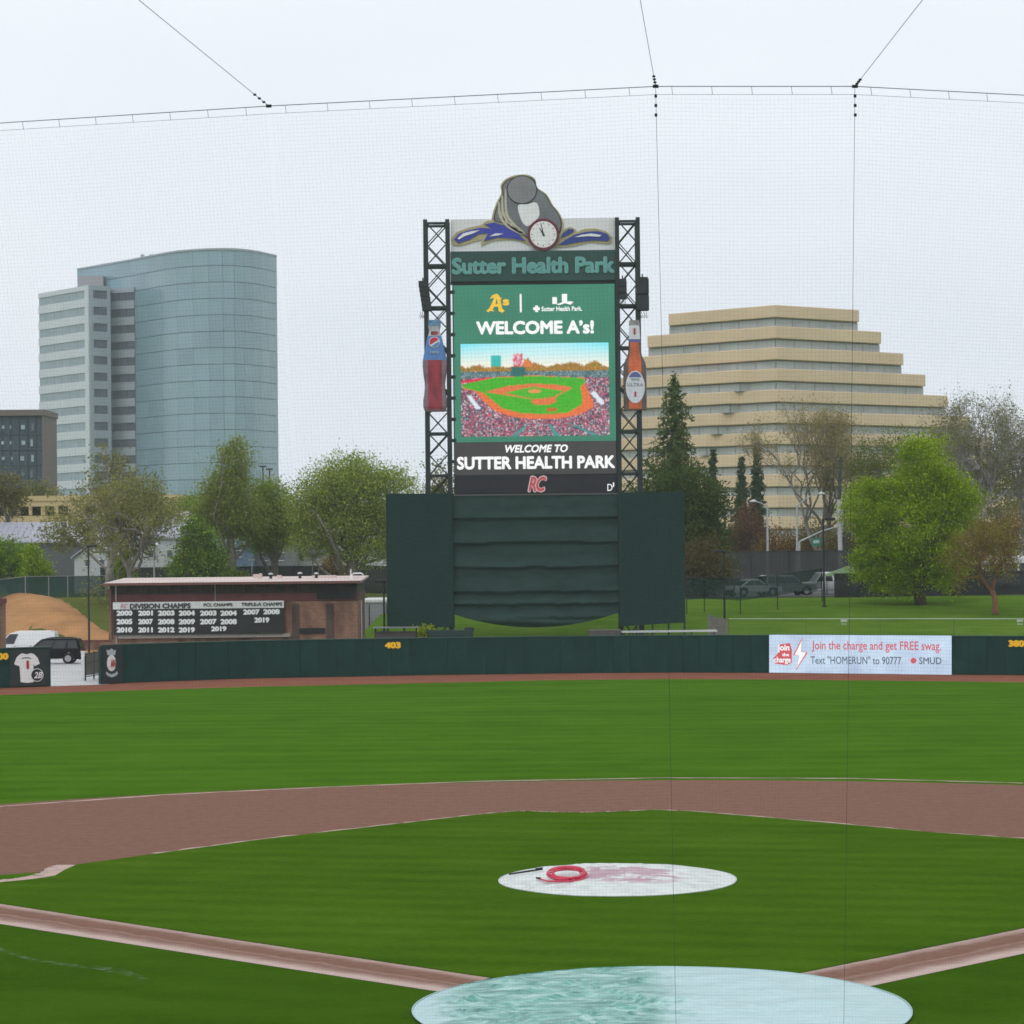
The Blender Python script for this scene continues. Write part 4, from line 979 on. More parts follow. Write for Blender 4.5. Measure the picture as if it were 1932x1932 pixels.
def brick_building():
    xa = P(205.5, 1150, DB).x; xb = P(675.0, 1150, DB).x; y0 = DB-47.4; zr = P(440, 1101.5, DB).z
    root = thing('brick_building', 'low brown brick building with championship board behind the left wall', 'building', (xa, y0, -.06))
    dep = 9.0
    zf = P(440, c5(0, 405)[1], DB).z; zm = P(440, c5(0, 455)[1], DB).z
    MB().box(((xa+xb)/2, y0+dep/2, (zm-.06)/2-.02), (xb-xa, dep, zm+.05)).build('wall', M_BRICK, root)
    MB().box(((xa+xb)/2, y0+dep/2+.02, (zf+zm)/2), (xb-xa+.04, dep+.1, zf-zm-.004)).build('fascia', M_MAROON, root)
    MB().box(((xa+xb)/2, y0+dep/2+.15, (zr+zf)/2), (xb-xa-.1, dep-.1, zr-zf-.006)).build('clerestory', M_SOFF, root)
    n = 18
    for k in range(n):
        x = xa+(xb-xa)*.78*(k+.5)/n; MB().box((x, y0+.14, (zr+zf)/2), (.05, .12, zr-zf-.02)).build('mullion', M_MAROON, root)
    rv = [(x, y, z) for z0_ in (0, .13) for x, y, z in ((xa-.25, y0-.85, zr+z0_), (xb+.25, y0-.85, zr+z0_), (xb+.25, y0+dep+.35, zr+.24+z0_), (xa-.25, y0+dep+.35, zr+.24+z0_))]
    rf = MB().add(rv, [(3, 2, 1, 0), (4, 5, 6, 7), (0, 1, 5, 4), (1, 2, 6, 5), (2, 3, 7, 6), (3, 0, 4, 7)]).build('roof', M_ROOFP, root)
    MB().box(((xa+xb)/2, y0+dep-.2, zr+.09), (xb-xa-.2, .3, .2)).build('rear_upstand', M_MAROON, root)
    MB().box(((xa+xb)/2, y0-.87, zr+.05), (xb-xa+.52, .04, .16)).build('gutter', mat('dark_gutter', (.16, .07, .06), .5), rf)
    # ledge and return under the board
    p = P(378, c5(0, 672)[1], DB); MB().box((P(375, 0, DB).x, y0-.10, p.z), (325*DB/FPX, .2, .24)).build('ledge', mat('grey_ledge', (.30, .26, .24), .7), root)
    # louvre
    (x0, y0_), (x1, y1_) = c5(1350, 348), c5(1590, 440); lv = MB(); px_box(lv, x0, y0_, x1, y1_, DB, .12, -.12); lo = lv.build('louvre', M_BLACK, root)
    pa, pb = P(x0, (y0_+y1_)/2, DB), P(x1, (y0_+y1_)/2, DB); zt, zb = P(x0, y0_, DB).z, P(x0, y1_, DB).z
    for k in range(4):
        for i in range(9):
            x = pa.x+(pb.x-pa.x)*(i+.5)/9; z = zb+(zt-zb)*(k+.5)/4
            MB().box((x, pa.y-.15, z), ((pb.x-pa.x)/9*.7, .06, (zt-zb)/4*.55)).build('louvre_blade', mat('louvre_grey', (.010, .010, .012), .5, .3), lo)
    # pilasters and bench recess on the right part
    for cx_ in (1215, 1430):
        (x0, q0), (x1, q1) = c5(cx_-22, 470), c5(cx_+22, 690); px_box(MB(), x0, q0, x1, q1, DB, .12, -.12).build('pilaster', brick_mat('dark_brick', (.10, .06, .045), (.08, .05, .04), (.10, .08, .07), 1.6), root)
    (x0, q0), (x1, q1) = c5(1240, 622), c5(1400, 655); px_box(MB(), x0, q0, x1, q1, DB, .1, -.1).build('recess', M_BLACK, root)
    px_box(MB(), 205.5, 1112, 211, 1208, DB, .25, -.14).build('corner_pier', M_BRICK, root)
    # roof clutter
    for x, y, h in ((511, 1097, 11), (566, 1096, 12), (597, 1096, 11)):
        b = P(x, y, DB+5); s_ = (DB+5)/FPX; hh = h*s_
        MB().lathe([(.10, 0), (.10, hh*.7)], (b.x, b.y, zr+.26), 10).build('vent_pipe', M_BLACK, rf)
        MB().lathe([(.06, hh*.7), (.17, hh*.72), (.16, hh*.86), (.05, hh)], (b.x, b.y, zr+.26), 10).build('vent_cap', mat('galvanised', (.55, .55, .55), .4, .1, 3, metal=.3), rf)
    for x, w_, h_ in ((484, .4, .3), (492, .18, .35), (527, .3, .22), (612, 1.6, .18)):
        b = P(x, 1096, DB+6); MB().box((b.x, b.y, zr+.26+h_/2), (w_, .5, h_)).build('roof_box', M_ROOFP, rf, bevel=.02)
    a = P(664, 1094, DB+2); z = zr+.1
    MB().tube([(a.x, a.y, z), (a.x, a.y, z+.38), (a.x+.12, a.y, z+.48), (a.x+.62, a.y-.1, z+.48), (a.x+.72, a.y-.12, z+.4), (a.x+.78, a.y-.12, z+.2)], .05, 8).build('ladder_rail', M_WHITE, rf)
    MB().tube([(a.x-.1, a.y+.6, z), (a.x-.1, a.y+.6, z+.75)], .045, 8).build('ladder_rail', M_WHITE, rf)
    MB().tube([(P(210, 0, DB).x, y0-.16, .1), (P(210, 0, DB).x, y0-.16, zr)], .05, 6).build('downpipe', mat('pipe_grey', (.3, .27, .26), .5), root)
    MB().tube([(P(396, 0, DB).x, y0-.06, zm), (P(396, 0, DB).x, y0-.06, zr)], .035, 6).build('downpipe', MATS['pipe_grey'], root)
    MB().tube([(P(671, 0, DB).x, y0-.06, .1), (P(671, 0, DB).x, y0-.06, zm)], .045, 6).build('downpipe', MATS['pipe_grey'], root)
    # championship board
    bd = thing('champions_board', 'black championship board with white years on the brick building', 'sign', (P(375, 0, DB).x, y0-.2, P(375, 1196, DB).z))
    (x0, q0), (x1, q1) = c5(74, 500), c5(1141, 660); px_box(MB(), x0, q0, x1, q1, DB, .08, -.30).build('panel', mat('board_black', (.020, .020, .022), .5, .2, 1.5), bd)
    (x0, q0), (x1, q1) = c5(70, 455), c5(1143, 499.5); px_box(MB(), x0, q0, x1, q1, DB, .09, -.31).build('header', mat('board_white', (.70, .69, .69), .5, .08, 2), bd)
    def L5(t, xa_, ya_, xb_, yb_, m, **k):
        (x0, q0), (x1, q1) = c5(xa_, ya_), c5(xb_, yb_); px_letters('letters', t, x0, q0, x1, q1, DB, m, bd, dy=-.325, depth=.02, **k)
    MK = mat('board_ink', (.05, .06, .06), .5)
    L5('DIVISION CHAMPS', 176, 466, 560, 500, MK, bold=.055); L5('PCL CHAMPS', 640, 465, 822, 486, MK, bold=.04); L5('TRIPLE-A CHAMPS', 876, 461, 1134, 483, MK, bold=.04)
    L5('RC', 116, 468, 164, 499, mat('faded_red', (.55, .28, .32), .5), bold=.03, shear=.3)
    rows = [(511, 545, ['2000', '2001', '2003', '2004', '2003', '2004']), (564, 599, ['2005', '2007', '2008', '2009', '2007', '2008']), (616, 650, ['2010', '2011', '2012', '2019'])]
    cols = [(93, 193), (229, 322), (353, 458), (483, 586), (617, 722), (745, 849)]
    for ya_, yb_, ts in rows:
        for t, (a_, b_) in zip(ts, cols): L5(t, a_, ya_, b_, yb_, M_WHITE, bold=.07)
    for t, a_, b_, ya_, yb_ in (('2019', 687, 784, 610, 642), ('2007', 888, 992, 504, 538), ('2008', 1014, 1118, 502, 536), ('2019', 958, 1053, 554, 588)): L5(t, a_, ya_, b_, yb_, M_WHITE, bold=.07)
brick_building()

# brick pillar at the left edge and low retaining wall
pp = P(-6, 1215, 173)
pil = thing('brick_pillar', 'brown brick pillar with red cap at the left edge behind the wall', 'pillar', (pp.x, pp.y, -.05))
zt = P(0, 1140, 173).z; MB().box((pp.x, pp.y, zt/2), (.95, .95, zt+.1)).build('shaft', M_BRICK, pil); MB().box((pp.x, pp.y, zt+.20), (1.06, 1.06, .3)).build('cap', M_MAROON, pil)
a, b = P(-40, 1207, 222), P(212, 1205, 222)
rwl = thing('retaining_wall', 'low red brick retaining wall at the foot of the dirt bank', 'wall', (a.x, a.y, -.05))
MB().box(((a.x+b.x)/2, a.y, .45), (b.x-a.x, .4, 1.0)).build('wall', M_BRICK, rwl); MB().box(((a.x+b.x)/2, a.y, 1.0), (b.x-a.x, .5, .12)).build('coping', M_MAROON, rwl)

# ------------------------------------------------------------------ vehicles
M_TYRE = mat('tyre_rubber', (.015, .015, .016), .85, .2, 6)
M_RIM = mat('alloy_rim', (.45, .46, .47), .35, .1, 5, metal=.7)
M_GLS = mat('dark_glass', (.018, .022, .026), .08, .1, 2, spec=.6)
M_LAMPR = mat('tail_lamp', (.30, .01, .01), .25, .1, 5)
M_LAMPW = mat('head_lamp', (.65, .66, .68), .15, .1, 5)
M_PLAS = mat('black_plastic', (.02, .02, .02), .6, .2, 4)
def vehicle(name, label, cat, loc, rotz, L_, W, H, paint, kind, wheel_r=.36, group=None):
    """built facing +x at the origin, then placed"""
    root = thing(name, label, cat, (0, 0, 0), group); r = wheel_r; wb = (-L_*.31, L_*.30) if kind != 'van' else (-L_*.30, L_*.33)
    zb = .28; belt = {'suv': .58, 'van': .55, 'sedan': .60, 'pickup': .56}[kind]*H
    hx = L_/2
    def arch(cx): return [(cx+(r+.07)*math.cos(a), max(zb, r+(r+.07)*math.sin(a))) for a in np.linspace(math.pi, 0, 9)]
    low = [(-hx, zb+.12), (-hx+.06, zb)] + arch(wb[0]) + arch(wb[1]) + [(hx-.08, zb), (hx, zb+.15)]
    if kind == 'suv': up = [(hx-.02, H*.48), (hx-.10, H*.55), (hx*.46, belt), (hx*.44, belt), (-hx+.02, belt), (-hx, H*.45)]; gh = [(hx*.46, belt), (hx*.14, H-.05), (hx*.05, H), (-hx+.45, H), (-hx+.24, H-.06), (-hx+.03, belt)]
    if kind == 'van': up = [(hx-.02, H*.42), (hx-.16, H*.50), (hx*.74, belt), (hx*.72, belt), (-hx+.02, belt), (-hx, H*.4)]; gh = [(hx*.74, belt), (hx*.40, H-.08), (hx*.30, H), (-hx+.25, H), (-hx+.10, H-.06), (-hx+.02, belt)]
    if kind == 'sedan': up = [(hx-.02, H*.46), (hx-.14, H*.53), (hx*.40, belt), (hx*.38, belt), (-hx+.08, belt), (-hx, H*.5)]; gh = [(hx*.40, belt), (hx*.06, H-.04), (-hx*.08, H), (-hx*.30, H-.03), (-hx*.74, belt)]
    if kind == 'pickup': up = [(hx-.02, H*.48), (hx-.10, H*.55), (hx*.42, belt), (hx*.40, belt), (-hx+.02, belt+.02), (-hx, H*.45)]; gh = [(hx*.42, belt), (hx*.20, H-.05), (hx*.12, H), (-hx*.12, H), (-hx*.18, H-.05), (-hx*.22, belt)]
    def loft(poly, wf):
        mb = MB(); n = len(poly); vs = [(x, -wf(z), z) for x, z in poly]+[(x, wf(z), z) for x, z in poly]
        mb.add(vs, [tuple(range(n)), tuple(reversed(range(n, 2*n)))]+[(i, (i+1) % n, (i+1) % n+n, i+n) for i in range(n)]); return mb
    wl = lambda z: W/2*(1-.03*abs(z-H*.38)/H) ; tum = {'suv': .16, 'van': .10, 'sedan': .24, 'pickup': .16}[kind]
    wg = lambda z: W/2*(.985-tum*(z-belt)/(H-belt))
    body = loft(low+up, wl).build('body', paint, root, bevel=.035)
    cab = loft(gh, wg).build('cabin', paint, root, bevel=.03)
    # glass
    def side(p0, p1, nm='side_window', par=None):
        for s in (-1, 1):
            q = [(x, s*(wg(z)+.012), z) for x, z in p0]
            MB().prism(q, (0, s*.008, 0)).build(nm, M_GLS, par or cab)
    zt = H-.13; zl = belt+.05
    fx0, fx1 = gh[0][0], gh[1][0]; bx = gh[-1][0]; bt = gh[-2][0]
    fx = lambda z: fx0+(fx1-fx0)*(z-belt)/(H-.05-belt); rx = lambda z: bx+(bt-bx)*(z-belt)/(H-.05-belt)
    A_, B_ = fx(zl)-.16, fx(zt)-.10; D_, E_ = rx(zl)+.14, rx(zt)+.12
    if kind == 'van':
        side([(A_, zl), (B_, zt), (B_-.62, zt), (A_-.95, zl)], 0)
    elif kind == 'pickup':
        m_ = (A_+D_)/2; side([(A_, zl), (B_, zt), (m_+.05, zt), (m_+.05, zl)], 0); side([(m_-.05, zl), (m_-.05, zt), (E_, zt), (D_, zl)], 0)
    else:
        f = [1, .60, .26, 0] if kind == 'suv' else [1, .5, 0]
        for i in range(len(f)-1):
            a0, a1 = f[i]-.015, f[i+1]+.015
            side([(D_+(A_-D_)*a0, zl), (E_+(B_-E_)*a0, zt), (E_+(B_-E_)*a1, zt), (D_+(A_-D_)*a1, zl)], 0)
    def screen(xf, s, nm):
        zs = (belt+.04, H-.12); q = [(xf(zs[0])+s*.012, -wg(zs[0])+.10, zs[0]), (xf(zs[0])+s*.012, wg(zs[0])-.10, zs[0]), (xf(zs[1])+s*.012, wg(zs[1])-.10, zs[1]), (xf(zs[1])+s*.012, -wg(zs[1])+.10, zs[1])]
        MB().prism(q, (s*.008, 0, .004)).build(nm, M_GLS, cab)
    screen(fx, 1, 'windscreen')
    if kind != 'van': screen(rx, -1, 'rear_window')
    for wx in wb:
        for s in (-1, 1):
            mb = MB(); prof = [(r*.62, -.10), (r*.93, -.11), (r, -.07), (r, .07), (r*.93, .11), (r*.62, .10)]
            vs = []; n = 24
            for rr, yy in prof:
                for k in range(n): a = 2*math.pi*k/n; vs.append((wx+rr*math.cos(a), s*(W/2-.12)+yy, r+rr*math.sin(a)))
            fs = [(i*n+k, i*n+(k+1) % n, ((i+1) % 6)*n+(k+1) % n, ((i+1) % 6)*n+k) for i in range(6) for k in range(n)]
            tw = mb.add(vs, fs).build('wheel', M_TYRE, root, smooth=True)
            rm = MB(); yy = s*(W/2-.055)
            rm.prism([(wx+r*.63*math.cos(a), yy-s*.03, r+r*.63*math.sin(a)) for a in np.linspace(0, 2*math.pi, 21)[:-1]], (0, s*.012, 0))
            for k in range(5):
                a = 2*math.pi*k/5; rm.bar((wx, yy, r), (wx+r*.58*math.cos(a), yy, r+r*.58*math.sin(a)), .045, 4)
            rm.build('rim', M_RIM, tw)
    for s in (-1, 1):
        MB().box((hx-.04, s*W*.36, H*.44), (.12, W*.18, .14)).build('headlight', M_LAMPW, root, bevel=.02)
        MB().box((-hx+.02, s*W*.43, H*.50), (.10, W*.09, .28)).build('tail_light', M_LAMPR, root, bevel=.02)
        MB().box((fx(belt)-.22, s*(W/2+.09), belt+.10), (.10, .18, .16)).build('mirror', M_PLAS, root, bevel=.02)
        for k in (0, 1):
            if kind in ('suv', 'sedan', 'van'): MB().box((L_*.12-k*L_*.24, s*(wl(belt*.9)+.012), belt-.12), (.18, .03, .03)).build('door_handle', M_PLAS, root)
    MB().box((hx-.02, 0, zb+.16), (.12, W*.86, .20)).build('bumper', M_PLAS, root, bevel=.03); MB().box((-hx+.0, 0, zb+.16), (.12, W*.86, .20)).build('bumper', M_PLAS, root, bevel=.03)
    if kind in ('suv', 'van'):
        for s in (-1, 1): MB().tube([(gh[2][0]-.1, s*W*.34, H+.0), (gh[2][0]-.2, s*W*.34, H+.055), (gh[3][0]+.2, s*W*.34, H+.055), (gh[3][0]+.1, s*W*.34, H)], .02, 5).build('roof_rail', M_PLAS if kind == 'suv' else M_WHITE, root)
    root.location = loc; root.rotation_euler.z = rotz; ORG[root.name] = Vector(loc); return root
PB = mat('black_paint', (.005, .006, .007), .5, .1, 2, spec=.12); PW = mat('white_body_paint', (.72, .73, .74), .35, .04, 2, coat=.3)
PG = mat('silver_body_paint', (.40, .42, .43), .35, .06, 2, coat=.3); PD = mat('grey_body_paint', (.16, .18, .19), .35, .06, 2, coat=.3)
q = P(157, 1252, 202.5); vehicle('parked_car', 'black sport utility vehicle parked in the gap beside the jersey wall', 'car', (q.x-2.5, q.y, -.004), math.pi, 5.0, 1.95, 1.80, PB, 'suv', .38)
q = P(109, 1230, 212); vehicle('parked_van', 'white cargo van parked behind the black vehicle at the left', 'van', (q.x-2.45, q.y, -.004), math.pi, 4.9, 1.95, 2.02, PW, 'van', .34)
LOT = 3.86
for px_, d_, k_, p_, lab, L_, H_, rz in ((1420, 226, 'sedan', PG, 'pale silver car behind the green fence nearest the batter\'s eye', 4.5, 1.42, .5), (1484, 229, 'suv', PD, 'grey car with rounded roof behind the green fence, middle one', 4.6, 1.66, .35),
        (1556, 234, 'pickup', PW, 'white pickup truck behind the fence beside the black lamp post', 5.3, 1.82, math.pi+.2), (1655, 236, 'sedan', PD, 'dark car behind the fence left of the bright green tree trunk', 4.6, 1.45, .1), (1772, 238, 'suv', PD, 'dark car behind the fence right of the bright green tree trunk', 4.7, 1.65, .1)):
    q = P(px_, 1120, d_); vehicle('parked_car', lab, 'car', (q.x, q.y, LOT), rz, L_, 1.85, H_, p_, k_, .35, 'cars in the lot behind the fence')
def bus():
    q = P(1905, 1085, 246); root = thing('shuttle_bus', 'white bus roof showing above the fence at the right edge', 'bus', (q.x, q.y, 3.8))
    w_, l_, h_ = 2.5, 11.0, 3.0; x0 = P(1842, 0, 246).x
    bd = MB().box((x0+l_/2, q.y, 3.8+.45+(h_-.45)/2), (l_, w_, h_-.45)).build('body', PW, root, bevel=.18)
    for k in range(8): MB().box((x0+.9+k*1.27, q.y-w_/2-.005, 3.8+1.95), (1.1, .03, .85)).build('window', M_GLS, bd)
    for k in (1.6, 8.6): MB().lathe([(.46, -.12), (.46, .12)], (0, 0, 0), 20).build('wheel', M_TYRE, root).matrix_local = Matrix.Translation(Vector((x0+k, q.y-w_/2+.15, 3.8+.46))-ORG[root.name]) @ Matrix.Rotation(math.pi/2, 4, 'X') @ Matrix.Translation(ORG[root.name])
    MB().box((x0+l_*.5, q.y, 3.8+h_+.10), (3.0, 1.5, .22)).build('roof_unit', M_WHITE, root, bevel=.05)
bus()
def trailer():
    d_ = 205; x0, x1 = P(689, 1150, d_).x, P(740, 1150, d_).x; y = d_-47.4; zt = P(710, 1133, d_).z
    root = thing('box_trailer', 'grey box trailer with white roof between brick building and batter\'s eye', 'trailer', (x0, y, 0))
    MB().box(((x0+x1)/2, y+2, zt/2+.3), (x1-x0, 4, zt-.75)).build('box', mat('trailer_grey', (.25, .26, .28), .5, .12, 1), root, bevel=.03)
    MB().box(((x0+x1)/2, y+2, zt+.0), (x1-x0+.15, 4.2, .34)).build('roof', PW, root, bevel=.1)
    for k in (.15, .8): MB().box((x0+(x1-x0)*k, y-.02, zt/2+.2), (.06, .05, zt-1.0)).build('seam', M_PLAS, root)
    for k in (.3, .75): MB().tube([(x0+(x1-x0)*k, y+.1, .35), (x0+(x1-x0)*k, y+.4, .35)], .36, 16).build('wheel', M_TYRE, root)
trailer()

# things between the wall and the batter's eye
def table():
    d_ = 181; p = P(735, 1184, d_); root = thing('utility_table', 'long grey utility table left of the batter\'s eye above the wall', 'table', (p.x, p.y, 0)); z = p.z
    w_ = 86*d_/FPX
    MB().box((p.x+.4, p.y, z), (w_, 1.0, .07)).build('table_top', mat('table_grey', (.22, .23, .24), .5), root)
    for sx in (-.45, .45):
        for sy in (-.4, .4): MB().bar((p.x+.4+sx*w_, p.y+sy, terrain(p.x, p.y)), (p.x+.4+sx*w_, p.y+sy, z-.04), .035, 6).build('leg', M_BLACK, root)
    MB().box((p.x+.4, p.y+.3, z-.55), (w_*.9, .05, .6)).build('apron', mat('table_skirt', (.16, .13, .13), .7), root)
    return root
table()
def roll_roof():
    d_ = 182.5; x0, x1 = P(1172, 1192, d_).x, P(1352, 1192, d_).x; y = d_-47.4; z = P(1260, 1191, d_).z; g = terrain((x0+x1)/2, y)
    root = thing('bench_shelter', 'low shelter with flat white roof right of the batter\'s eye above the wall', 'shelter', (x0, y, g))
    MB().box(((x0+x1)/2, y, z), (x1-x0, 1.6, .09)).build('roof', mat('shelter_white', (.52, .53, .55), .5, .15, 1.5), root)
    for k in range(5):
        x = x0+.2+(x1-x0-.4)*k/4; MB().bar((x, y-.5, g-.3), (x, y-.5, z-.05), .04, 6).build('post', M_BLACK, root)
    MB().box(((x0+x1)/2, y-.6, z-.28), (x1-x0-.6, .35, .06)).build('bench', mat('table_grey', (.22, .23, .24), .5), root)
    a = P(1112, 1190, d_); b_ = P(1170, 1190, d_)
    r2 = thing('storage_crate', 'long brown grey crate behind the wall left of the white shelter', 'crate', ((a.x+b_.x)/2, y, g)); zz = a.z
    MB().box(((a.x+b_.x)/2, y, (zz+g)/2-.1), (b_.x-a.x, .8, zz-g+.2)).build('box', mat('crate_brown', (.10, .085, .08), .7, .2), r2, bevel=.02); MB().box(((a.x+b_.x)/2, y, zz+.03), (b_.x-a.x+.06, .86, .05)).build('lid', mat('crate_lid', (.16, .15, .15), .6), r2)
    # grey board screen on the slope
    a = GT(1336, 1190, 172); b2 = P(1374, 1190, 190)
    r3 = thing('board_screen', 'short grey board fence on the grass slope right of the batter\'s eye', 'fence', (a.x, a.y, a.z))
    n = 8
    for k in range(n):
        x = P(1336+38*(k+.5)/n, 1175, 186.5).x; zt = P(1336, 1158+12*(k/n)**.6, 186.5).z; zb = terrain(x, 139.1)-.1
        MB().box((x, 139.1+k*.1, (zt+zb)/2), (1.28/n*.93, .04, zt-zb)).build('board', mat('weathered_board', (.19, .17, .16), .8, .2, 2), r3)
roll_roof()
def planter(x, y, d_, w_):
    p = P(x, y, d_); g = terrain(p.x, p.y); return p, g
def equipment():
    p = P(850, 1192, 182); g = terrain(p.x, p.y)
    root = thing('field_cart', 'dark green groundskeeping cart below the batter\'s eye cloth', 'cart', (p.x, p.y, g))
    MB().box((p.x, p.y, p.z-.1), (2.9, 1.1, .45)).build('bed', M_DKG, root, bevel=.04); MB().box((p.x+1.2, p.y, p.z+.12), (.6, .9, .3)).build('engine_cover', M_PLAS, root, bevel=.04)
    for sx in (-1, 1): MB().tube([(p.x+sx*.95, p.y-.6, g+.32), (p.x+sx*.95, p.y+.6, g+.32)], .32, 14).build('wheel', M_TYRE, root)
    MB().tube([(p.x-1.4, p.y, p.z), (p.x-1.7, p.y, p.z+.45), (p.x-1.5, p.y, p.z+.5)], .025, 6).build('handle', M_BLACK, root)
    # gate leaf beside the crest
    a = P(161, 1268, 174); b = P(193, 1264, 178); r2 = thing('service_gate', 'grey mesh service gate leaf standing open beside the crest pad', 'gate', (a.x, a.y, 0))
    zt = P(180, 1226, 176).z; mm = mat('gate_grey', (.13, .12, .115), .6, .2, 3)
    d = Vector((b.x-a.x, b.y-a.y, 0)); ln = d.length; rz = math.atan2(d.y, d.x); c = Vector(((a.x+b.x)/2, (a.y+b.y)/2, 0))
    MB().box((c.x, c.y, zt*.55), (ln, .05, zt*.75), rz).build('mesh_panel', mm, r2)
    for t in (0, .5, 1): MB().bar((a.x+d.x*t, a.y+d.y*t, 0), (a.x+d.x*t, a.y+d.y*t, zt*(.75+.25*t)+.15), .05, 6).build('gate_post', M_PLAS, r2)
    for z in (.25, zt*.62, zt*.93): MB().bar((a.x, a.y-.06, z*.95), (b.x, b.y-.06, z), .03, 5).build('rail', M_PLAS, r2)
    c = P(157, 1266, 175.5); r3 = thing('white_post', 'white concrete post at the left end of the grey gate', 'post', (c.x, c.y, 0))
    MB().box((c.x, c.y, .85), (.22, .22, 1.7)).build('shaft', M_WHITE, r3, bevel=.02); MB().box((c.x, c.y, 1.74), (.28, .28, .08)).build('cap', M_WHITE, r3)
equipment()

# ------------------------------------------------------------------ fences
def screen_mat(name, col, a):
    m = mat(name, col, .9, .15, 1.2); m.node_tree.nodes['Principled BSDF'].inputs['Alpha'].default_value = a; return m
M_WS = screen_mat('windscreen_mesh', (.010, .045, .040), .74)
M_WSB = screen_mat('black_windscreen', (.012, .018, .017), .95)
M_WSG = screen_mat('green_windscreen', (.02, .085, .075), .85)
M_CHN = mat('post_black', (.012, .014, .014), .5, .2, 3); M_GALV = mat('post_galvanised', (.38, .39, .40), .45, .12, 3, metal=.3)
def fence(label, posts, top_h, gap, m_screen, m_post, pr=.04):
    """posts: ground points; screen hangs from top rail and stops gap above the ground"""
    root = thing('fence', label, 'fence', posts[0])
    for p in posts: MB().bar((p[0], p[1], p[2]-.3), (p[0], p[1], p[2]+top_h+.05), pr, 6).build('post', m_post, root)
    for a, b in zip(posts[:-1], posts[1:]):
        a, b = Vector(a), Vector(b); up = Vector((0, 0, top_h)); lo = Vector((0, 0, gap))
        MB().bar(a+up, b+up, .028, 5).build('top_rail', m_post, root)
        n = 6; vs = []; dn = Vector((-(b-a).y, (b-a).x, 0)).normalized()
        for k in range(n+1):
            t = k/n; p = a.lerp(b, t); w_ = .05*math.sin(t*math.pi)*random.uniform(.3, 1)
            for f in (0, .5, 1): q = p+lo*(1-f)+up*f+dn*(w_*(1-f)+.03); vs.append(tuple(q))
        fs = [(k*3+j, (k+1)*3+j, (k+1)*3+j+1, k*3+j+1) for k in range(n) for j in (0, 1)]
        mb = MB().add(vs, fs); o = mb.build('windscreen_panel', m_screen, root)
    return root
random.seed(11)
def gp_(x, y, d_): p = P(x, y, d_); return (p.x, p.y, terrain(p.x, p.y))
fp = []
for x, y in ((1296, 1165), (1329, 1156), (1397, 1160), (1467, 1150), (1551, 1136)): p = GT(x, y, 172); fp.append((p.x, p.y, p.z))
fp[0] = gp_(1296, 1165, fp[1][1]+47.4-1.0)
fence('black fence with dark green windscreen climbing the grass slope', fp, 2.55, 1.0, M_WS, M_CHN)
fp2 = [gp_(x, 1125, d_) for x, d_ in ((1575, 219.6), (1620, 220), (1668, 221), (1742, 222), (1797, 223), (1865, 224), (1935, 225), (2000, 226))]
fence('long dark fence along the crest behind the bright green tree', fp2, 1.9, .05, M_WSB, M_CHN)
fp3 = [gp_(x, 1090, 262) for x in range(1345, 1640, 72)]
fence('tall dark grey screened fence beyond the car park', fp3, 3.6, .1, screen_mat('grey_windscreen', (.045, .05, .052), .92), M_CHN)
fl = [gp_(x, 1128, d_) for x, d_ in ((-80, 240), (-8, 243), (48, 246), (92, 249), (128, 251), (167, 253), (215, 255))]
fence('green screened fence with pale posts on the bank at the left', fl, 1.9, .05, M_WSG, M_GALV, .05)
fl2 = [gp_(x, 1100, 262) for x in range(190, 800, 61)]
fence('dark screened fence behind the brick building roof', fl2, 2.6, .05, M_WSB, M_CHN)
# thin white rail along the grass above the wall
def rail():
    pts = [(1375, 190), (1520, 187), (1660, 185.5), (1800, 184.5), (1945, 184), (2010, 184)]
    W_ = [P(x, 1167.5, d_) for x, d_ in pts]
    root = thing('slope_rail', 'thin pale cable rail running along the grass slope above the wall', 'rail', (W_[0].x, W_[0].y, terrain(W_[0].x, W_[0].y)))
    MB().tube(W_, .022, 6).build('cable', mat('cable_pale', (.55, .58, .52), .5), root)
    for w_ in W_: MB().bar((w_.x, w_.y, terrain(w_.x, w_.y)-.2), tuple(w_), .018, 5).build('rail_post', mat('post_green', (.06, .10, .04), .6), root)
    for x, lab in ((1592, 'left'), (1924, 'right')):
        p = P(x, 1171, 185.3); r2 = thing('seat_marker', 'small grey marker box on the slope rail, %s of the two' % lab, 'marker', (p.x, p.y-.06, p.z))
        MB().box((p.x, p.y-.06, p.z), (.42, .08, .16)).build('plate', mat('marker_grey', (.45, .46, .42), .5), r2); MB().box((p.x, p.y-.06, p.z-.22), (.34, .06, .05)).build('lower_bar', MATS['marker_grey'], r2)
        MB().bar((p.x-.12, p.y-.06, p.z-.2), (p.x-.12, p.y-.06, p.z), .015, 4).build('strap', MATS['marker_grey'], r2)
rail()

# ------------------------------------------------------------------ lamp posts, poles, signs
def shoebox_lamp(label, x, ytop, ybase, d_, side=1, h2=.0):
    b = P(x, ybase, d_); t = P(x, ytop, d_); g = terrain(b.x, b.y)
    root = thing('lamp_post', label, 'lamp post', (b.x, b.y, g))
    MB().tube([(b.x, b.y, g-.2), (b.x, b.y, t.z)], [.085, .065], 8).build('pole', M_BLACK, root); MB().box((b.x, b.y, g+.04), (.35, .35, .12)).build('base_plate', M_BLACK, root)
    MB().box((t.x+side*.10, t.y, t.z+.0), (.5, .06, .06)).build('arm', M_BLACK, root); MB().box((t.x+side*.42, t.y, t.z+.02), (.75, .45, .20)).build('lamp_head', M_BLACK, root, bevel=.03)
    return root
shoebox_lamp('black lamp post standing in the gap below the dirt bank', 168, 1031, 1200, 214, .55)
shoebox_lamp('black lamp post on the slope beside the white pickup', 1555, 980, 1136, 207)
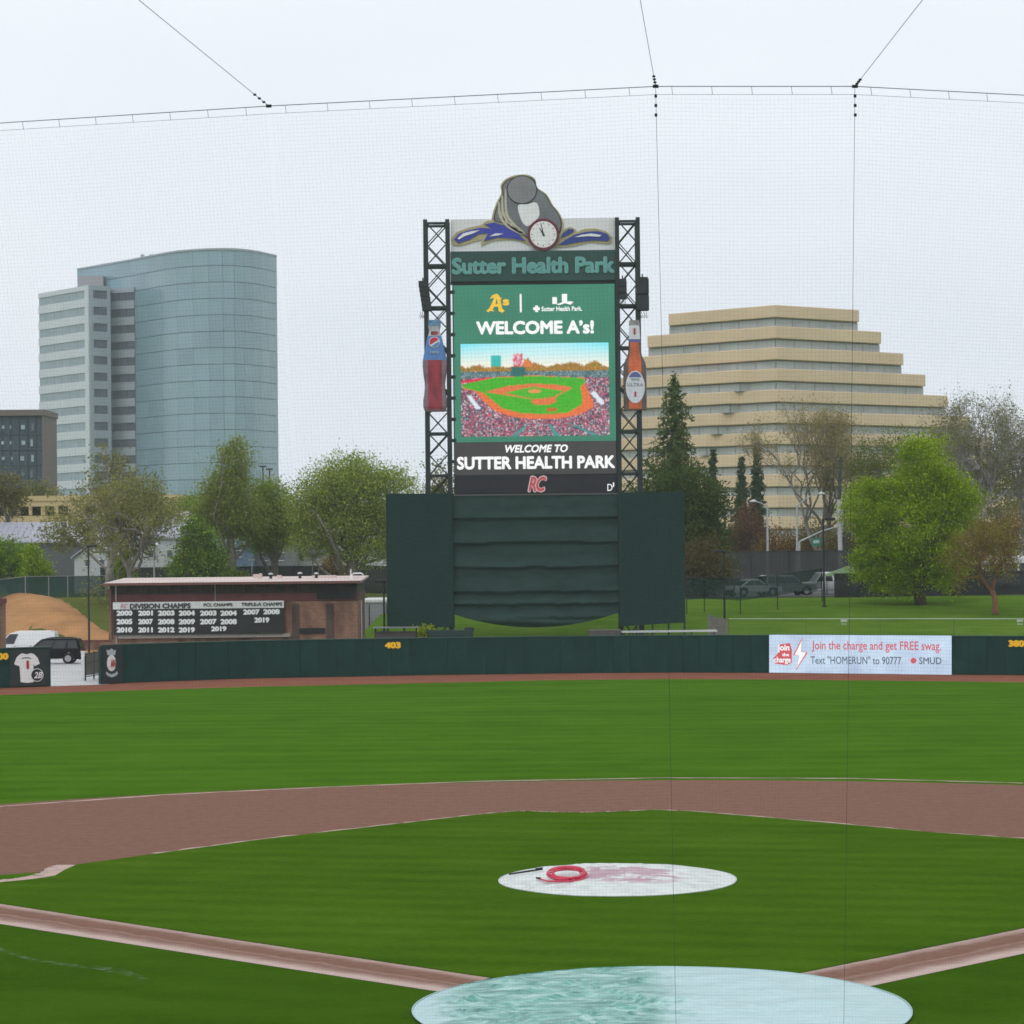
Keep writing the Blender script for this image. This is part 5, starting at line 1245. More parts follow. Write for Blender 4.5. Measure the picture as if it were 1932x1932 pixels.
shoebox_lamp('short black lamp post right beside the batter\'s eye', 1367, 1041, 1160, 192, -.8)
shoebox_lamp('thin black lamp post between brick building and batter\'s eye', 725, 1097, 1185, 195, -.6)
def cobra(label, x, ytop, ybase, d_, tipx, tipy, col):
    b = P(x, ybase, d_); t = P(x, ytop, d_); e = P(tipx, tipy, d_); g = terrain(b.x, b.y)
    root = thing('street_light', label, 'street light', (b.x, b.y, g)); sg = 1 if e.x > t.x else -1
    MB().tube([(b.x, b.y, g-.2), (t.x, b.y, t.z)], [.13, .09], 8).build('pole', col, root)
    MB().tube([(t.x, b.y, t.z-.05), (t.x+(e.x-t.x)*.35, b.y, t.z+(e.z-t.z)*.65), (t.x+(e.x-t.x)*.7, b.y, t.z+(e.z-t.z)*.97), (e.x-sg*.4, b.y, e.z)], [.07, .06, .055, .05], 8).build('arm', col, root)
    MB().tube([(e.x-sg*.5, b.y, e.z+.02), (e.x-sg*.25, b.y, e.z+.05), (e.x+sg*.12, b.y, e.z)], [.08, .15, .05], 8).build('lamp_head', mat('lamp_pale', (.70, .71, .72), .4, .05), root)
M_POLE = mat('pole_grey', (.42, .44, .45), .5, .12, 3)
cobra('pale grey street light with arm to the left, right of the batter\'s eye', 1448, 956, 1064, 275, 1417, 946, M_POLE)
cobra('pale grey street light with long curved arm to the right', 1503.5, 954, 1064, 285, 1554, 931.5, M_POLE)
cobra('street light head hanging over the left grey roofs', 366, 976, 1085, 272, 346, 967.5, M_POLE)
cobra('street light whose pale head shows right of the green tree', 1806, 950, 1090, 270, 1767, 940, M_POLE)
def signal():
    d_ = 283; a = P(1508, 1022, d_); b = P(1592, 990, d_); e = P(1606, 988, d_); base = P(1508, 1085, d_); g = terrain(base.x, base.y)
    root = thing('traffic_mast', 'traffic signal mast with slanting arm and green street sign', 'traffic mast', (base.x, base.y, g))
    MB().tube([(base.x, base.y, g-.2), (a.x, a.y, a.z)], .12, 8).build('pole', M_POLE, root); MB().tube([tuple(a), tuple(a.lerp(b, .5)+Vector((0, 0, .2))), tuple(b), tuple(e)], [.09, .07, .06, .05], 6).build('arm', M_POLE, root)
    s_ = P(1540, 1022, d_); MB().box((s_.x, s_.y, s_.z), (1.0, .06, .85)).build('street_sign', mat('sign_road_green', (.03, .16, .11), .5, .2, 3), root); MB().box((s_.x, s_.y-.05, s_.z), (.6, .02, .3)).build('sign_text_patch', mat('sign_pale', (.4, .5, .45), .5, .4, 6), root)
    MB().bar((s_.x, s_.y, s_.z+.4), (s_.x, s_.y, P(1540, 1008, d_).z), .03, 5).build('hanger', M_POLE, root)
signal()
def utility_pole():
    d_ = 268; b = P(1580, 1080, d_); t = P(1586.5, 862, d_); g = terrain(b.x, b.y); root = thing('utility_pole', 'tall wooden utility pole left of the bright green tree', 'utility pole', (b.x, b.y, g)); mid = b.lerp(t, .63)
    MB().tube([(t.x-.12, b.y, g-.2), (mid.x-.05, b.y, mid.z)], [.24, .20], 10).build('lower_pole', mat('pole_pale', (.45, .44, .45), .8, .15, 2), root); MB().tube([(mid.x-.05, b.y, mid.z), (t.x, b.y, t.z)], [.21, .15], 10).build('upper_pole', mat('pole_dark', (.05, .05, .05), .8, .2, 2), root)
    MB().box((t.x, b.y, t.z-.4), (.5, .1, .12)).build('crossarm', MATS['pole_dark'], root)
    MB().tube([(t.x+.32, b.y+.1, g), (t.x+.26, b.y+.1, mid.z)], .10, 8).build('conduit', MATS['pole_dark'], root)
utility_pole()
def twin_lamp():
    d_ = 262; b = P(291, 1090, d_); t = P(290.5, 1029, d_); g = terrain(b.x, b.y); root = thing('globe_lamp', 'white twin globe lamp pole behind the brick building', 'lamp post', (b.x, b.y, g))
    MB().tube([(b.x, b.y, g-.2), (b.x, b.y, t.z)], [.10, .07], 8).build('pole', M_POLE, root); MB().box((b.x, b.y, t.z-.1), (.55, .05, .05)).build('crossarm', M_POLE, root)
    for sx in (-.27, .27): MB().lathe([(.05, -.05), (.16, .05), (.19, .16), (.12, .30), (.03, .34)], (b.x+sx, b.y, t.z-.1), 10).build('globe', M_WHITE, root)
    b = P(475.5, 1090, 258); t = P(475.5, 1056, 258); g = terrain(b.x, b.y); root = thing('sign_post', 'small pale post with crosspiece in front of the blue house', 'post', (b.x, b.y, g))
    MB().bar((b.x, b.y, g), (b.x, b.y, t.z), .05, 6).build('post', M_POLE, root); MB().box((b.x, b.y, t.z), (.62, .06, .12)).build('crosspiece', M_WHITE, root)
    for x, yt, lab in ((497.3, 880, 'left'), (509.5, 885, 'right')):
        d_ = 420; b = P(x, 1000, d_); t = P(x, yt, d_); root = thing('tall_lamp', 'tall thin lamp pole before the glass tower, %s of the pair' % lab, 'lamp post', (b.x, b.y, 3.8))
        MB().tube([(b.x, b.y, 3.6), (b.x, b.y, t.z)], [.16, .10], 6).build('pole', M_STEEL, root); MB().box((b.x, b.y, t.z), (1.0, .4, .22)).build('lamp_head', M_STEEL, root)
twin_lamp()
def canopy():
    d_ = 231; a = P(1596, 1078, d_); root = thing('green_canopy', 'low pitched green canopy under the left side of the bright green tree', 'canopy', (a.x+1, a.y, 3.8))
    z = a.z; MB().add([(a.x-1.9, a.y-1.5, z-.35), (a.x+2.6, a.y-1.5, z-.35), (a.x+2.6, a.y+1.5, z-.35), (a.x-1.9, a.y+1.5, z-.35), (a.x+.2, a.y, z+.45), (a.x+.5, a.y, z+.45)], [(0, 1, 5, 4), (1, 2, 5), (2, 3, 4, 5), (3, 0, 4), (3, 2, 1, 0)]).build('roof', mat('canopy_green', (.10, .17, .07), .6), root)
    for sx in (-1.7, 2.4):
        for sy in (-1.3, 1.3): MB().bar((a.x+sx, a.y+sy, 3.7), (a.x+sx, a.y+sy, z-.35), .04, 6).build('post', M_BLACK, root)
canopy()

# ------------------------------------------------------------------ glass tower
rb = random.Random(21)
M_GT = [mat('curtain_glass_%s' % n, c, .12, .10, .05, spec=.55) for n, c in (('blue', (.235, .355, .420)), ('teal', (.240, .365, .420)), ('slate', (.226, .345, .410)))]
M_GDK = mat('tower_core', (.165, .26, .31), .5, .1, .2)
M_PANW = mat('white_panel', (.60, .63, .68), .5, .05, .2); M_PANG = mat('grey_panel', (.34, .385, .43), .5, .05, .2)
M_WIN = mat('ribbon_glass', (.23, .31, .34), .12, .12, .1, spec=.6); M_WIND = mat('dark_window', (.11, .13, .16), .12, .2, .2, spec=.6)
def catmull(pts, n):
    o = []; Q = [pts[0]*2-pts[1]]+pts+[pts[-1]*2-pts[-2]]
    for i in range(1, len(Q)-2):
        for k in range(n):
            t = k/n; o.append(.5*((2*Q[i])+(Q[i+1]-Q[i-1])*t+(2*Q[i-1]-5*Q[i]+4*Q[i+1]-Q[i+2])*t*t+(3*Q[i]-Q[i-1]-3*Q[i+1]+Q[i+2])*t**3))
    o.append(pts[-1]); return o
def wall_panel(a, b, z0, z1, th, out, gapx, gapz):
    """one upright slab on the line a-b (plan points), pushed out by out"""
    a, b = Vector((a.x, a.y, 0)), Vector((b.x, b.y, 0)); d = (b-a).normalized(); n = Vector((d.y, -d.x, 0)); a2 = a+d*gapx+n*out; b2 = b-d*gapx+n*out
    lo = [Vector((p.x, p.y, z0+gapz)) for p in (a2, b2, b2+n*th, a2+n*th)]; hi = [Vector((p.x, p.y, z1-gapz)) for p in (a2, b2, b2+n*th, a2+n*th)]
    return MB().add(lo+hi, [(3, 2, 1, 0), (4, 5, 6, 7), (0, 1, 5, 4), (1, 2, 6, 5), (2, 3, 7, 6), (3, 0, 4, 7)])
def glass_tower():
    top = P(420, 470, 700).z; z0 = 3.8
    key = [P(147, 508.6, 746), P(249, 490.6, 723.7), P(335, 474.7, 704.7), P(420, 470, 700), P(475, 473.5, 705.2), P(520.5, 483, 717.7)]
    key = [Vector((p.x, p.y, 0)) for p in key]; curve = catmull(key, 3)
    root = thing('glass_tower', 'tall blue glass office tower with curved front and white banded wing', 'office tower', (key[2].x, key[2].y, z0))
    back = [Vector((key[-1].x-9, key[-1].y+22, 0)), Vector((key[0].x, key[0].y+14, 0))]
    MB().prism([Vector((p.x, p.y, z0)) for p in [c+Vector((0, .25, 0)) for c in curve]+back], (0, 0, top-z0-.4)).build('core', M_GDK, root)
    nf = 19; fh = (top-z0-2)/nf
    for i, (a, b) in enumerate(zip(curve[:-1], curve[1:])):
        for f in range(nf):
            if i < 3 and f < nf-3: continue
            za = z0+2+f*fh; m = M_GT[rb.choice((0, 0, 1, 2, 1))]
            wall_panel(a, b, za, za+fh, .15, .05+rb.uniform(0, .02), .0, .07).build('glass_panel', m, root)
    MB().tube([Vector((p.x, p.y-.2, top)) for p in curve], .35, 5).build('roof_edge', M_PANG, root)
    for x in (269, 286): p = P(x, 486, 722); MB().box((p.x, p.y, top+.5), (.9, .9, 1.4)).build('roof_mast', M_PANG, root)
    # wing
    A = P(168.0, 538, 715); B = P(74.3, 553.6, 737); D = P(206.5, 540, 719.5); E = P(206.5, 540, 726); F_ = P(254, 541, 722); zt = A.z
    pl_ = [Vector((p.x, p.y, 0)) for p in (B, A, D, E, F_)]
    wing_ = MB().prism([Vector((p.x, p.y, z0)) for p in pl_+[Vector((F_.x, F_.y+20, 0)), Vector((B.x, B.y+18, 0))]], (0, 0, zt-z0-.3)).build('wing', M_GDK, root)
    n2 = 17; h2 = (zt-1.2-z0)/n2
    for f in range(n2):
        zt_ = zt-1.2-f*h2; wz = zt_-h2*.50
        if f == 0:
            for (a, b), m in zip(zip(pl_[:-1], pl_[1:]), (M_PANW, M_PANG, M_PANG, M_PANG)): wall_panel(a, b, zt-1.2, zt, .3, .05, 0, .0).build('parapet', m, wing_)
        for k, (a, b) in enumerate(zip(pl_[:-1], pl_[1:])):
            if k == 2: continue
            m = M_PANW if k == 0 else M_PANG
            wall_panel(a, b, zt_-h2, wz, .3, .05, 0, .0).build('spandrel', m, wing_)
            if k == 0:
                for j in range(6): wall_panel(a.lerp(b, j/6*.93), a.lerp(b, (j+1)/6*.93), wz, zt_, .1, .03, .04, .03).build('window', M_WIN, wing_)
                wall_panel(a.lerp(b, .93), b, wz, zt_, .3, .05, 0, 0).build('pier', M_PANW, wing_)
            elif k == 1:
                wall_panel(a.lerp(b, .16), a.lerp(b, .84), wz, zt_, .1, .03, .05, .1).build('window', M_WIND, wing_)
                wall_panel(a, a.lerp(b, .16), wz, zt_, .3, .05, 0, 0).build('pier', M_PANG, wing_); wall_panel(a.lerp(b, .84), b, wz, zt_, .3, .05, 0, 0).build('pier', M_PANG, wing_)
            else:
                for j in range(3): wall_panel(a.lerp(b, .1+j*.3), a.lerp(b, .1+(j+1)*.3), wz, zt_, .1, .03, .04, .05).build('window', M_WIND, wing_)
    p = P(190, 528, 728); q = P(150, 528, 735)
    MB().box(((p.x+q.x)/2, (p.y+q.y)/2+4, zt+1.9), (p.x-q.x, 6, 4.4)).build('plant_room', mat('plant_room', (.36, .34, .36), .6, .05, .2), root)
glass_tower()

# ------------------------------------------------------------------ stepped sand-coloured building
M_SAND = mat('sand_cladding', (.67, .51, .335), .75, .07, .15); M_ZGL = mat('silver_glazing', (.37, .39, .375), .2, .16, .25, spec=.6); M_ZDK = mat('glazing_slot', (.24, .235, .20), .5, .1, .5)
def ziggurat():
    Cn = P(1463.5, 575, 500); C0 = Vector((Cn.x, Cn.y, 0)); dl = Vector((-.73, .68, 0)).normalized(); dr = Vector((.79, .615, 0)).normalized(); top = Cn.z; z0 = 3.8
    fh = 40.0*500/FPX; nfl = int((top-z0)/fh)
    root = thing('stepped_building', 'sand coloured stepped pyramid office building behind the right trees', 'office building', (C0.x, C0.y, z0))
    def t_for(px_, py_, d): r = ray(px_, py_); cx = C0.x-CAM.x; cy = C0.y-CAM.y; return (r.x*cy-cx)/(d.x-r.x*d.y)
    for f in range(nfl+1):
        zt = top-f*fh; zm = zt-fh*.58; zb = zt-fh
        Lx, Rx = 1261-40*f, 1621+41.8*f; y = 590+40*f
        tl, tr = t_for(Lx, y, dl), t_for(Rx, y, dr); Lp, Rp = C0+dl*tl, C0+dr*tr; bk = C0+Vector((0, 75, 0))
        nl = Vector((-dl.y, dl.x, 0)); nl = nl if nl.y < 0 else -nl
        front = [Lp]
        if f >= 3:
            tk = t_for((1414, 1395, 1372, 1350, 1330, 1310, 1290, 1270, 1250, 1230)[min(f-3, 9)], y, dl); front = [Lp+nl*1.4, C0+dl*(tk+1.0)+nl*1.4, C0+dl*tk]
        front += [C0, Rp]
        ins = Vector((0, 1.1, 0))
        MB().prism([Vector((p.x, p.y, zm)) for p in front+[bk]], (0, 0, zt-zm)).build('parapet', M_SAND, root, bevel=.12)
        core = MB().prism([Vector((p.x+(C0.x-p.x)*.012, p.y+1.0, zb)) for p in front+[bk]], (0, 0, zm-zb-.02)).build('storey', M_ZDK, root)
        for a, b in zip(front[:-1], front[1:]):
            a2, b2 = a+Vector(((C0.x-a.x)*.012, 1.0, 0)), b+Vector(((C0.x-b.x)*.012, 1.0, 0)); ln = (b2-a2).length
            if ln < .3: continue
            n = max(1, round(ln/4.4))
            for k in range(n): wall_panel(a2.lerp(b2, k/n), a2.lerp(b2, (k+1)/n), zb+.02, zm-.25, .08, .02, .05, .0).build('window', M_ZGL, core)
ziggurat()

# ------------------------------------------------------------------ dark hotel, garage, houses
def hotel():
    d_ = 430; root_p = P(50, 930, d_); y = d_-47.4; root = thing('dark_hotel', 'dark navy building with brown end wall at the left edge', 'building', (root_p.x, y, 3.8)); s_ = d_/FPX
    x0, x1 = P(-90, 0, d_).x, P(80, 850, d_).x; xe = x1+.3; zt = P(50, 783, d_).z
    navy = mat('navy_cladding', (.05, .08, .105), .5, .22, .15); br = mat('brown_cladding', (.155, .125, .115), .7, .08, .3)
    MB().box(((x0+x1)/2, y+6, (zt+3.8)/2), (x1-x0, 11.8, zt-3.8)).build('wall', navy, root); MB().box(((x1+xe)/2, y+5.8, (zt+3.8)/2), (xe-x1, 12.2, zt-3.8)).build('end_wall', br, root)
    MB().box(((x0+xe)/2, y+5.8, zt+.35), (xe-x0+.4, 12.6, .9)).build('roof_edge', br, root)
    wl_ = mat('pale_window', (.30, .38, .42), .2, .3, .6, spec=.6)
    for r in range(5):
        yy = 806+29.5*r
        for xx, w_, h_ in ((5, 5, 6), (42.5, 7, 8), (61, 4.5, 13), (-30, 6, 8), (22, 3, 6)):
            jx = rb.uniform(-2, 2); px_box(MB(), xx+jx-w_/2, yy-h_/2, xx+jx+w_/2, yy+h_/2, d_, .2, -.12).build('window', wl_ if rb.random() < .75 else M_WIND, root)
        px_box(MB(), -90, yy+12, 81, yy+13.5, d_, .15, -.08).build('floor_band', mat('navy_band', (.06, .085, .105), .5, .1, .3), root)
    for k in range(9): px_box(MB(), -60+k*16, 786, -59+k*16, 930, d_, .12, -.06).build('fin', mat('navy_fin', (.025, .04, .055), .5), root)
hotel()
def garage():
    d_ = 335; y = d_-47.4; M_ = mat('cream_concrete', (.54, .42, .22), .8, .10, .3); p = P(150, 975, d_); root = thing('parking_garage', 'cream parking garage with dark openings below the tower', 'parking garage', (p.x, y, 3.8))
    def zz(v): return P(168, v, d_).z
    x0, x1 = P(-60, 960, d_).x, P(338, 960, d_).x
    MB().box(((x0+x1)/2, y+8, (zz(972)+3.8)/2), (x1-x0, 16, zz(972)-3.8)).build('lower_wall', M_, root); MB().box(((x0+x1)/2, y+8, (zz(934.5)+zz(954.5))/2), (x1-x0, 16, zz(934.5)-zz(954.5))).build('upper_wall', M_, root)
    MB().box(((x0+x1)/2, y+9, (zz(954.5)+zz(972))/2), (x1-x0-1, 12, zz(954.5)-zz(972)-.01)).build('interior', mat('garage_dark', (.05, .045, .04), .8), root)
    solid = [(-60, -45), (-30, -10), (7, 16), (31.5, 37), (54, 60), (77, 85), (102, 110), (128, 160), (180, 224), (266, 277), (308, 338)]
    for a, b in solid: px_box(MB(), a, 954.5, b, 972, d_, .6, .02).build('pier', M_, root)
    for k in range(14): px_box(MB(), -20+k*26, 931.6, -18.5+k*26, 934.5, d_, .2, .3).build('parapet_post', M_, root)
    px_box(MB(), -60, 944.0, 338, 945.0, d_, .1, -.08).build('shadow_joint', mat('cream_shadow_joint', (.36, .28, .15), .8), root)  # strip in darker cream, the joint's shade put into its colour
garage()
def house(label, x0, x1, yeave, yridge, d_, wall_m, roof_m, wins, depth=9, gable='x', ybase=1090):
    a, b = P(x0, yeave, d_), P(x1, yeave, d_); y = d_-47.4; ze = a.z; zr = P((x0+x1)/2, yridge, d_+depth*.4).z; g = 3.7; root = thing('house', label, 'house', ((a.x+b.x)/2, y, g)); o = .35
    MB().box(((a.x+b.x)/2, y+depth/2, (ze+g)/2), (b.x-a.x, depth, ze-g)).build('wall', wall_m, root)
    if gable == 'x':
        prof = [(y-o, ze-.1), (y+depth/2, zr), (y+depth+o, ze-.1)]
        vs = [(a.x-o, p, z) for p, z in prof]+[(b.x+o, p, z) for p, z in prof]+[(a.x-o, p, z-.18) for p, z in prof]+[(b.x+o, p, z-.18) for p, z in prof]
        rf = MB().add(vs, [(0, 3, 4, 1), (1, 4, 5, 2), (6, 7, 10, 9), (7, 8, 11, 10), (0, 1, 7, 6), (1, 2, 8, 7), (3, 9, 10, 4), (4, 10, 11, 5), (0, 6, 9, 3), (2, 5, 11, 8)]).build('roof', roof_m, root)
        n = int((b.x-a.x)/.6)
        for k in range(n+1):
            x = a.x-o+(b.x-a.x+2*o)*k/n; MB().bar((x, y-o, ze-.06), (x, y+depth/2, zr+.03), .025, 4).build('roof_seam', roof_m, rf)
        MB().prism([(a.x+.02, y, ze-.1), (a.x+.02, y+depth/2, zr-.2), (a.x+.02, y+depth, ze-.1)], (b.x-a.x-.04, 0, 0)).build('gable', wall_m, root)
    else:
        m_ = (a.x+b.x)/2 if gable == 'y' else (b.x if gable == 'shed' else m_)
        MB().prism([(a.x+.01, y-.0, ze-.02), (m_, y, zr-.12), (b.x-.01, y, ze-.02)] if gable == 'y' else [(a.x+.01, y, ze-.02), (b.x-.01, y, zr-.12), (b.x-.01, y, ze-.02)], (0, depth, 0)).build('gable', wall_m, root)
        segs = [((a.x-o, ze-.15), (m_, zr)), ((m_, zr), (b.x+o, ze-.15))] if gable == 'y' else [((a.x-o, ze-.15), (b.x+o, zr+.1))]
        for (xa, za), (xb, zb) in segs:
            MB().prism([(xa, y-o, za), (xb, y-o, zb), (xb, y-o, zb+.16), (xa, y-o, za+.16)], (0, depth+2*o, 0)).build('roof', roof_m, root)
    for (wx, wy, ww, wh) in wins:
        w_ = px_box(MB(), wx-ww/2, wy-wh/2, wx+ww/2, wy+wh/2, d_, .1, -.06).build('window', M_WIND, root)
        px_box(MB(), wx-ww/2-1, wy-wh/2-1.2, wx+ww/2+1, wy-wh/2-.1, d_, .1, -.1).build('window_trim', M_WHITE, w_); px_box(MB(), wx-ww/2-1, wy+wh/2+.1, wx+ww/2+1, wy+wh/2+1.2, d_, .12, -.12).build('window_sill', M_WHITE, w_)
    return root
RL = mat('lilac_metal_roof', (.36, .36, .42), .45, .08, .5); RD = mat('dark_shingle', (.12, .12, .13), .8, .15, 1); WG = mat('grey_siding', (.17, .18, .195), .7, .08, 1, stretch=(.2, .2, 6)); WB = mat('blue_siding', (.10, .155, .225), .7, .08, 1, stretch=(.2, .2, 6)); WW = mat('pale_siding', (.46, .47, .49), .7, .06, 1, stretch=(.2, .2, 6)); WDK = mat('charcoal_siding', (.10, .105, .115), .7, .1, 1)
house('long house with pale lilac roof at the left edge', -60, 148, 1021, 985, 300, WDK, RL, [(10, 1040, 8, 12), (40, 1040, 8, 12), (70, 1040, 8, 12)], 12)
house('house with wide sloping lilac metal roof behind the twisted tree', 150, 352, 1013, 969, 306, WW, RL, [(170, 1045, 9, 14), (205, 1045, 9, 14), (255, 1045, 9, 14), (285, 1045, 9, 14), (320, 1045, 9, 14)], 13)
house('pale house with gabled front behind the black lamp post', 140, 215, 1052, 1022, 290, WW, RL, [(165, 1062, 8, 12), (192, 1062, 8, 12)], 8, 'y')
house('blue house with shed roof and one dark window', 425, 479, 1044, 1019, 282, WB, RD, [(451, 1045, 10, 11)], 8, 'shed')
house('dark grey house joined to the right of the blue one', 479.5, 553, 1020, 985, 284, WG, RD, [(500, 1050, 10, 14), (530, 1050, 10, 14)], 10)
house('pale porch house behind the round green tree', 554, 610, 1042, 1012, 292, WW, RD, [(570, 1052, 9, 14), (592, 1052, 9, 14)], 9)
house('long house with light roof right behind the round green tree', 560, 735, 1014, 979, 312, WW, RL, [(640, 1040, 9, 14), (675, 1040, 9, 14), (710, 1040, 9, 14)], 13)

# ------------------------------------------------------------------ trees
M_LEAF = attr_mat('leaf', 0, .6, .36); M_BARK = mat('bark', (.095, .070, .052), .9, .3, 2, .6, 6); M_BARKP = mat('pale_bark', (.27, .25, .225), .85, .35, 1.5, .4, 6); M_BARKG = mat('grey_bark', (.17, .15, .13), .9, .3, 2, .4, 6)
def leaf_mesh(name, cen, col, size, rs, aspect=.55, droop=0.0):
    col = np.asarray(col)*np.array((1.85, 1.85, 1.2)); n = len(cen); u = rs.normal(size=(n, 3)); u[:, 2] -= droop; u /= np.linalg.norm(u, axis=1, keepdims=True)
    w = rs.normal(size=(n, 3)); v = np.cross(u, w); v /= np.linalg.norm(v, axis=1, keepdims=True)+1e-9
    s = size*(.6+.8*rs.rand(n, 1)); a = u*s; b = v*s*aspect
    vs = np.stack([cen-a*.5, cen+b*.5, cen+a*.5, cen-b*.5], 1).reshape(-1, 3)
    return np_mesh(name, vs, np.arange(n*4).reshape(-1, 4), col, M_LEAF)
def limb_pts(a, b, rs, bend=.12, n=5):
    a, b = np.array(a), np.array(b); L_ = np.linalg.norm(b-a); o = rs.normal(size=3)*L_*bend
    return [tuple(a+(b-a)*t+o*math.sin(math.pi*t)+rs.normal(size=3)*L_*.015*(0 < t < 1)) for t in np.linspace(0, 1, n)]
def tree(label, bx, by, d_, lobes, cols, n_leaf, leaf, trunk_r, bark=M_BARK, clump=.55, ground=None, per=36, limbs=16, name='tree', group=None, hollow=.45, seed=0, trunk_top=None, droop=0.0, twigs=40):
    """lobes: (px, py, rx, ry) crown ellipses measured in the picture at depth d_"""
    rs = np.random.RandomState(seed); k = d_/FPX; b = P(bx, by, d_); g = terrain(b.x, b.y) if ground is None else ground
    root = thing(name, label, 'tree', (b.x, b.y, g), group); og = np.array((b.x, b.y, g))
    E = []
    for (px_, py_, rx, ry) in lobes: c = P(px_, py_, d_); E.append((np.array(c), np.array((rx*k, rx*k*.9, ry*k))))
    vol = np.array([r.prod() for _, r in E]); vol = vol**.8/np.sum(vol**.8)
    def sample(n, lo):
        i = rs.choice(len(E), n, p=vol); dr = rs.normal(size=(n, 3)); dr /= np.linalg.norm(dr, axis=1, keepdims=True); rad = (lo+(1-lo)*rs.rand(n, 1)**.6)
        # lumpy surface
        lump = 1+.13*np.sin(dr[:, :1]*5+i[:, None])*np.cos(dr[:, 2:]*6+2*i[:, None])+.10*rs.normal(size=(n, 1))
        return np.array([E[j][0] for j in i])+dr*rad*lump*np.array([E[j][1] for j in i])
    top = np.array(trunk_top if trunk_top is not None else tuple(E[0][0])) ; base = np.array((b.x, b.y, g-.15))
    tp = limb_pts(base, top, rs, .03, 7); MB().tube(tp, [trunk_r*(1.15, 1, .85, .7, .55, .4, .22)[i] for i in range(7)], 8).build('trunk', bark, root, smooth=True)
    mb = MB()
    for q in sample(limbs, .25):
        i = rs.randint(1, 5); s = np.array(tp[i]); s[2] = min(s[2], q[2]+.5); pts = limb_pts(tp[i], q, rs); r0 = trunk_r*(.5-.07*i); mb.tube(pts, [r0, r0*.75, r0*.5, r0*.34, r0*.18], 5)
        for _ in range(max(1, twigs//limbs)):
            p0 = pts[rs.randint(1, 5)]; q2 = np.array(p0)+rs.normal(size=3)*np.array(E[0][1])*.35; mb.tube(limb_pts(p0, q2, rs, .15, 4), [r0*.3, r0*.2, r0*.13, r0*.06], 4)
    mb.build('branches', bark, root)
    if n_leaf:
        nc = max(8, n_leaf//per); cc = sample(nc, hollow); idx = rs.randint(0, nc, n_leaf)
        cen = cc[idx]+rs.normal(size=(n_leaf, 3))*clump*np.array((1, 1, .7))*(.6+.8*rs.rand(nc, 1)[idx])
        pal = np.array(cols); w = rs.rand(nc, 1)*.75+rs.rand(n_leaf, 1)[:nc]*0; col = pal[0]+(pal[1]-pal[0])*w[idx]; col = col*(.8+.4*rs.rand(n_leaf, 1))
        if len(pal) > 2: m = rs.rand(n_leaf) < .12; col[m] = pal[2]
        o = link('crown', leaf_mesh('crown', cen-og, col, leaf, rs, droop=droop), None, root)
    return root
def bare_tree(label, bx, by, d_, ytop, halfw, depth=5, bark=M_BARKG, r0=.32, n_leaf=2500, cols=((.10, .10, .045), (.16, .14, .06)), leaf=.2, seed=0, lean=0.0, split=.28, spread=.55, name='tree', group=None, up=.25, twist=.12):
    rs = np.random.RandomState(seed); b = P(bx, by, d_); g = terrain(b.x, b.y); H = P(bx, ytop, d_).z-g; root = thing(name, label, 'tree', (b.x, b.y, g), group); og = np.array((b.x, b.y, g)); tw = MB(); tips = []
    base = np.array((b.x, b.y, g-.2)); fork = base+np.array((lean*H*split, 0, H*split)); MB().tube(limb_pts(base, fork, rs, .02, 4), [r0*1.2, r0, r0*.92, r0*.85], 8).build('trunk', bark, root, smooth=True)
    hw = halfw*d_/FPX
    def grow(p, d, L_, r, k):
        q = p+d*L_; pts = limb_pts(p, q, rs, twist, 5 if k > 2 else 3); n = len(pts); tw.tube(pts, [r*(1-.45*i/(n-1)) for i in range(n)], 6 if r > .08 else (4 if r > .03 else 3), cap=False)
        if k <= 2: tips.extend([np.array(t) for t in pts[1:]])
        if k == 0: return
        for _ in range(3 if k > 1 else 4):
            nd = d+rs.normal(size=3)*spread; nd[2] += up*(1 if k > 1 else .2); nd /= np.linalg.norm(nd); s = np.array(pts[rs.randint(max(1, n-3), n)]); grow(s, nd, L_*rs.uniform(.55, .82), r*.55, k-1)
    for i in range(4):
        a = 2*math.pi*(i+rs.rand()*.6)/4; d = np.array((math.cos(a)*hw/H*1.3, math.sin(a)*hw/H*1.3, 1.0)); d /= np.linalg.norm(d); grow(fork, d, H*(1-split)*.36, r0*.62, depth)
    tw.build('branches', bark, root)
    if n_leaf:
        T = np.array(tips); c = T[rs.randint(0, len(T), n_leaf)]+rs.normal(size=(n_leaf, 3))*.28; pal = np.array(cols); col = pal[0]+(pal[1]-pal[0])*rs.rand(n_leaf, 1); link('crown', leaf_mesh('crown', c-og, col, leaf, rs), None, root)
    return root
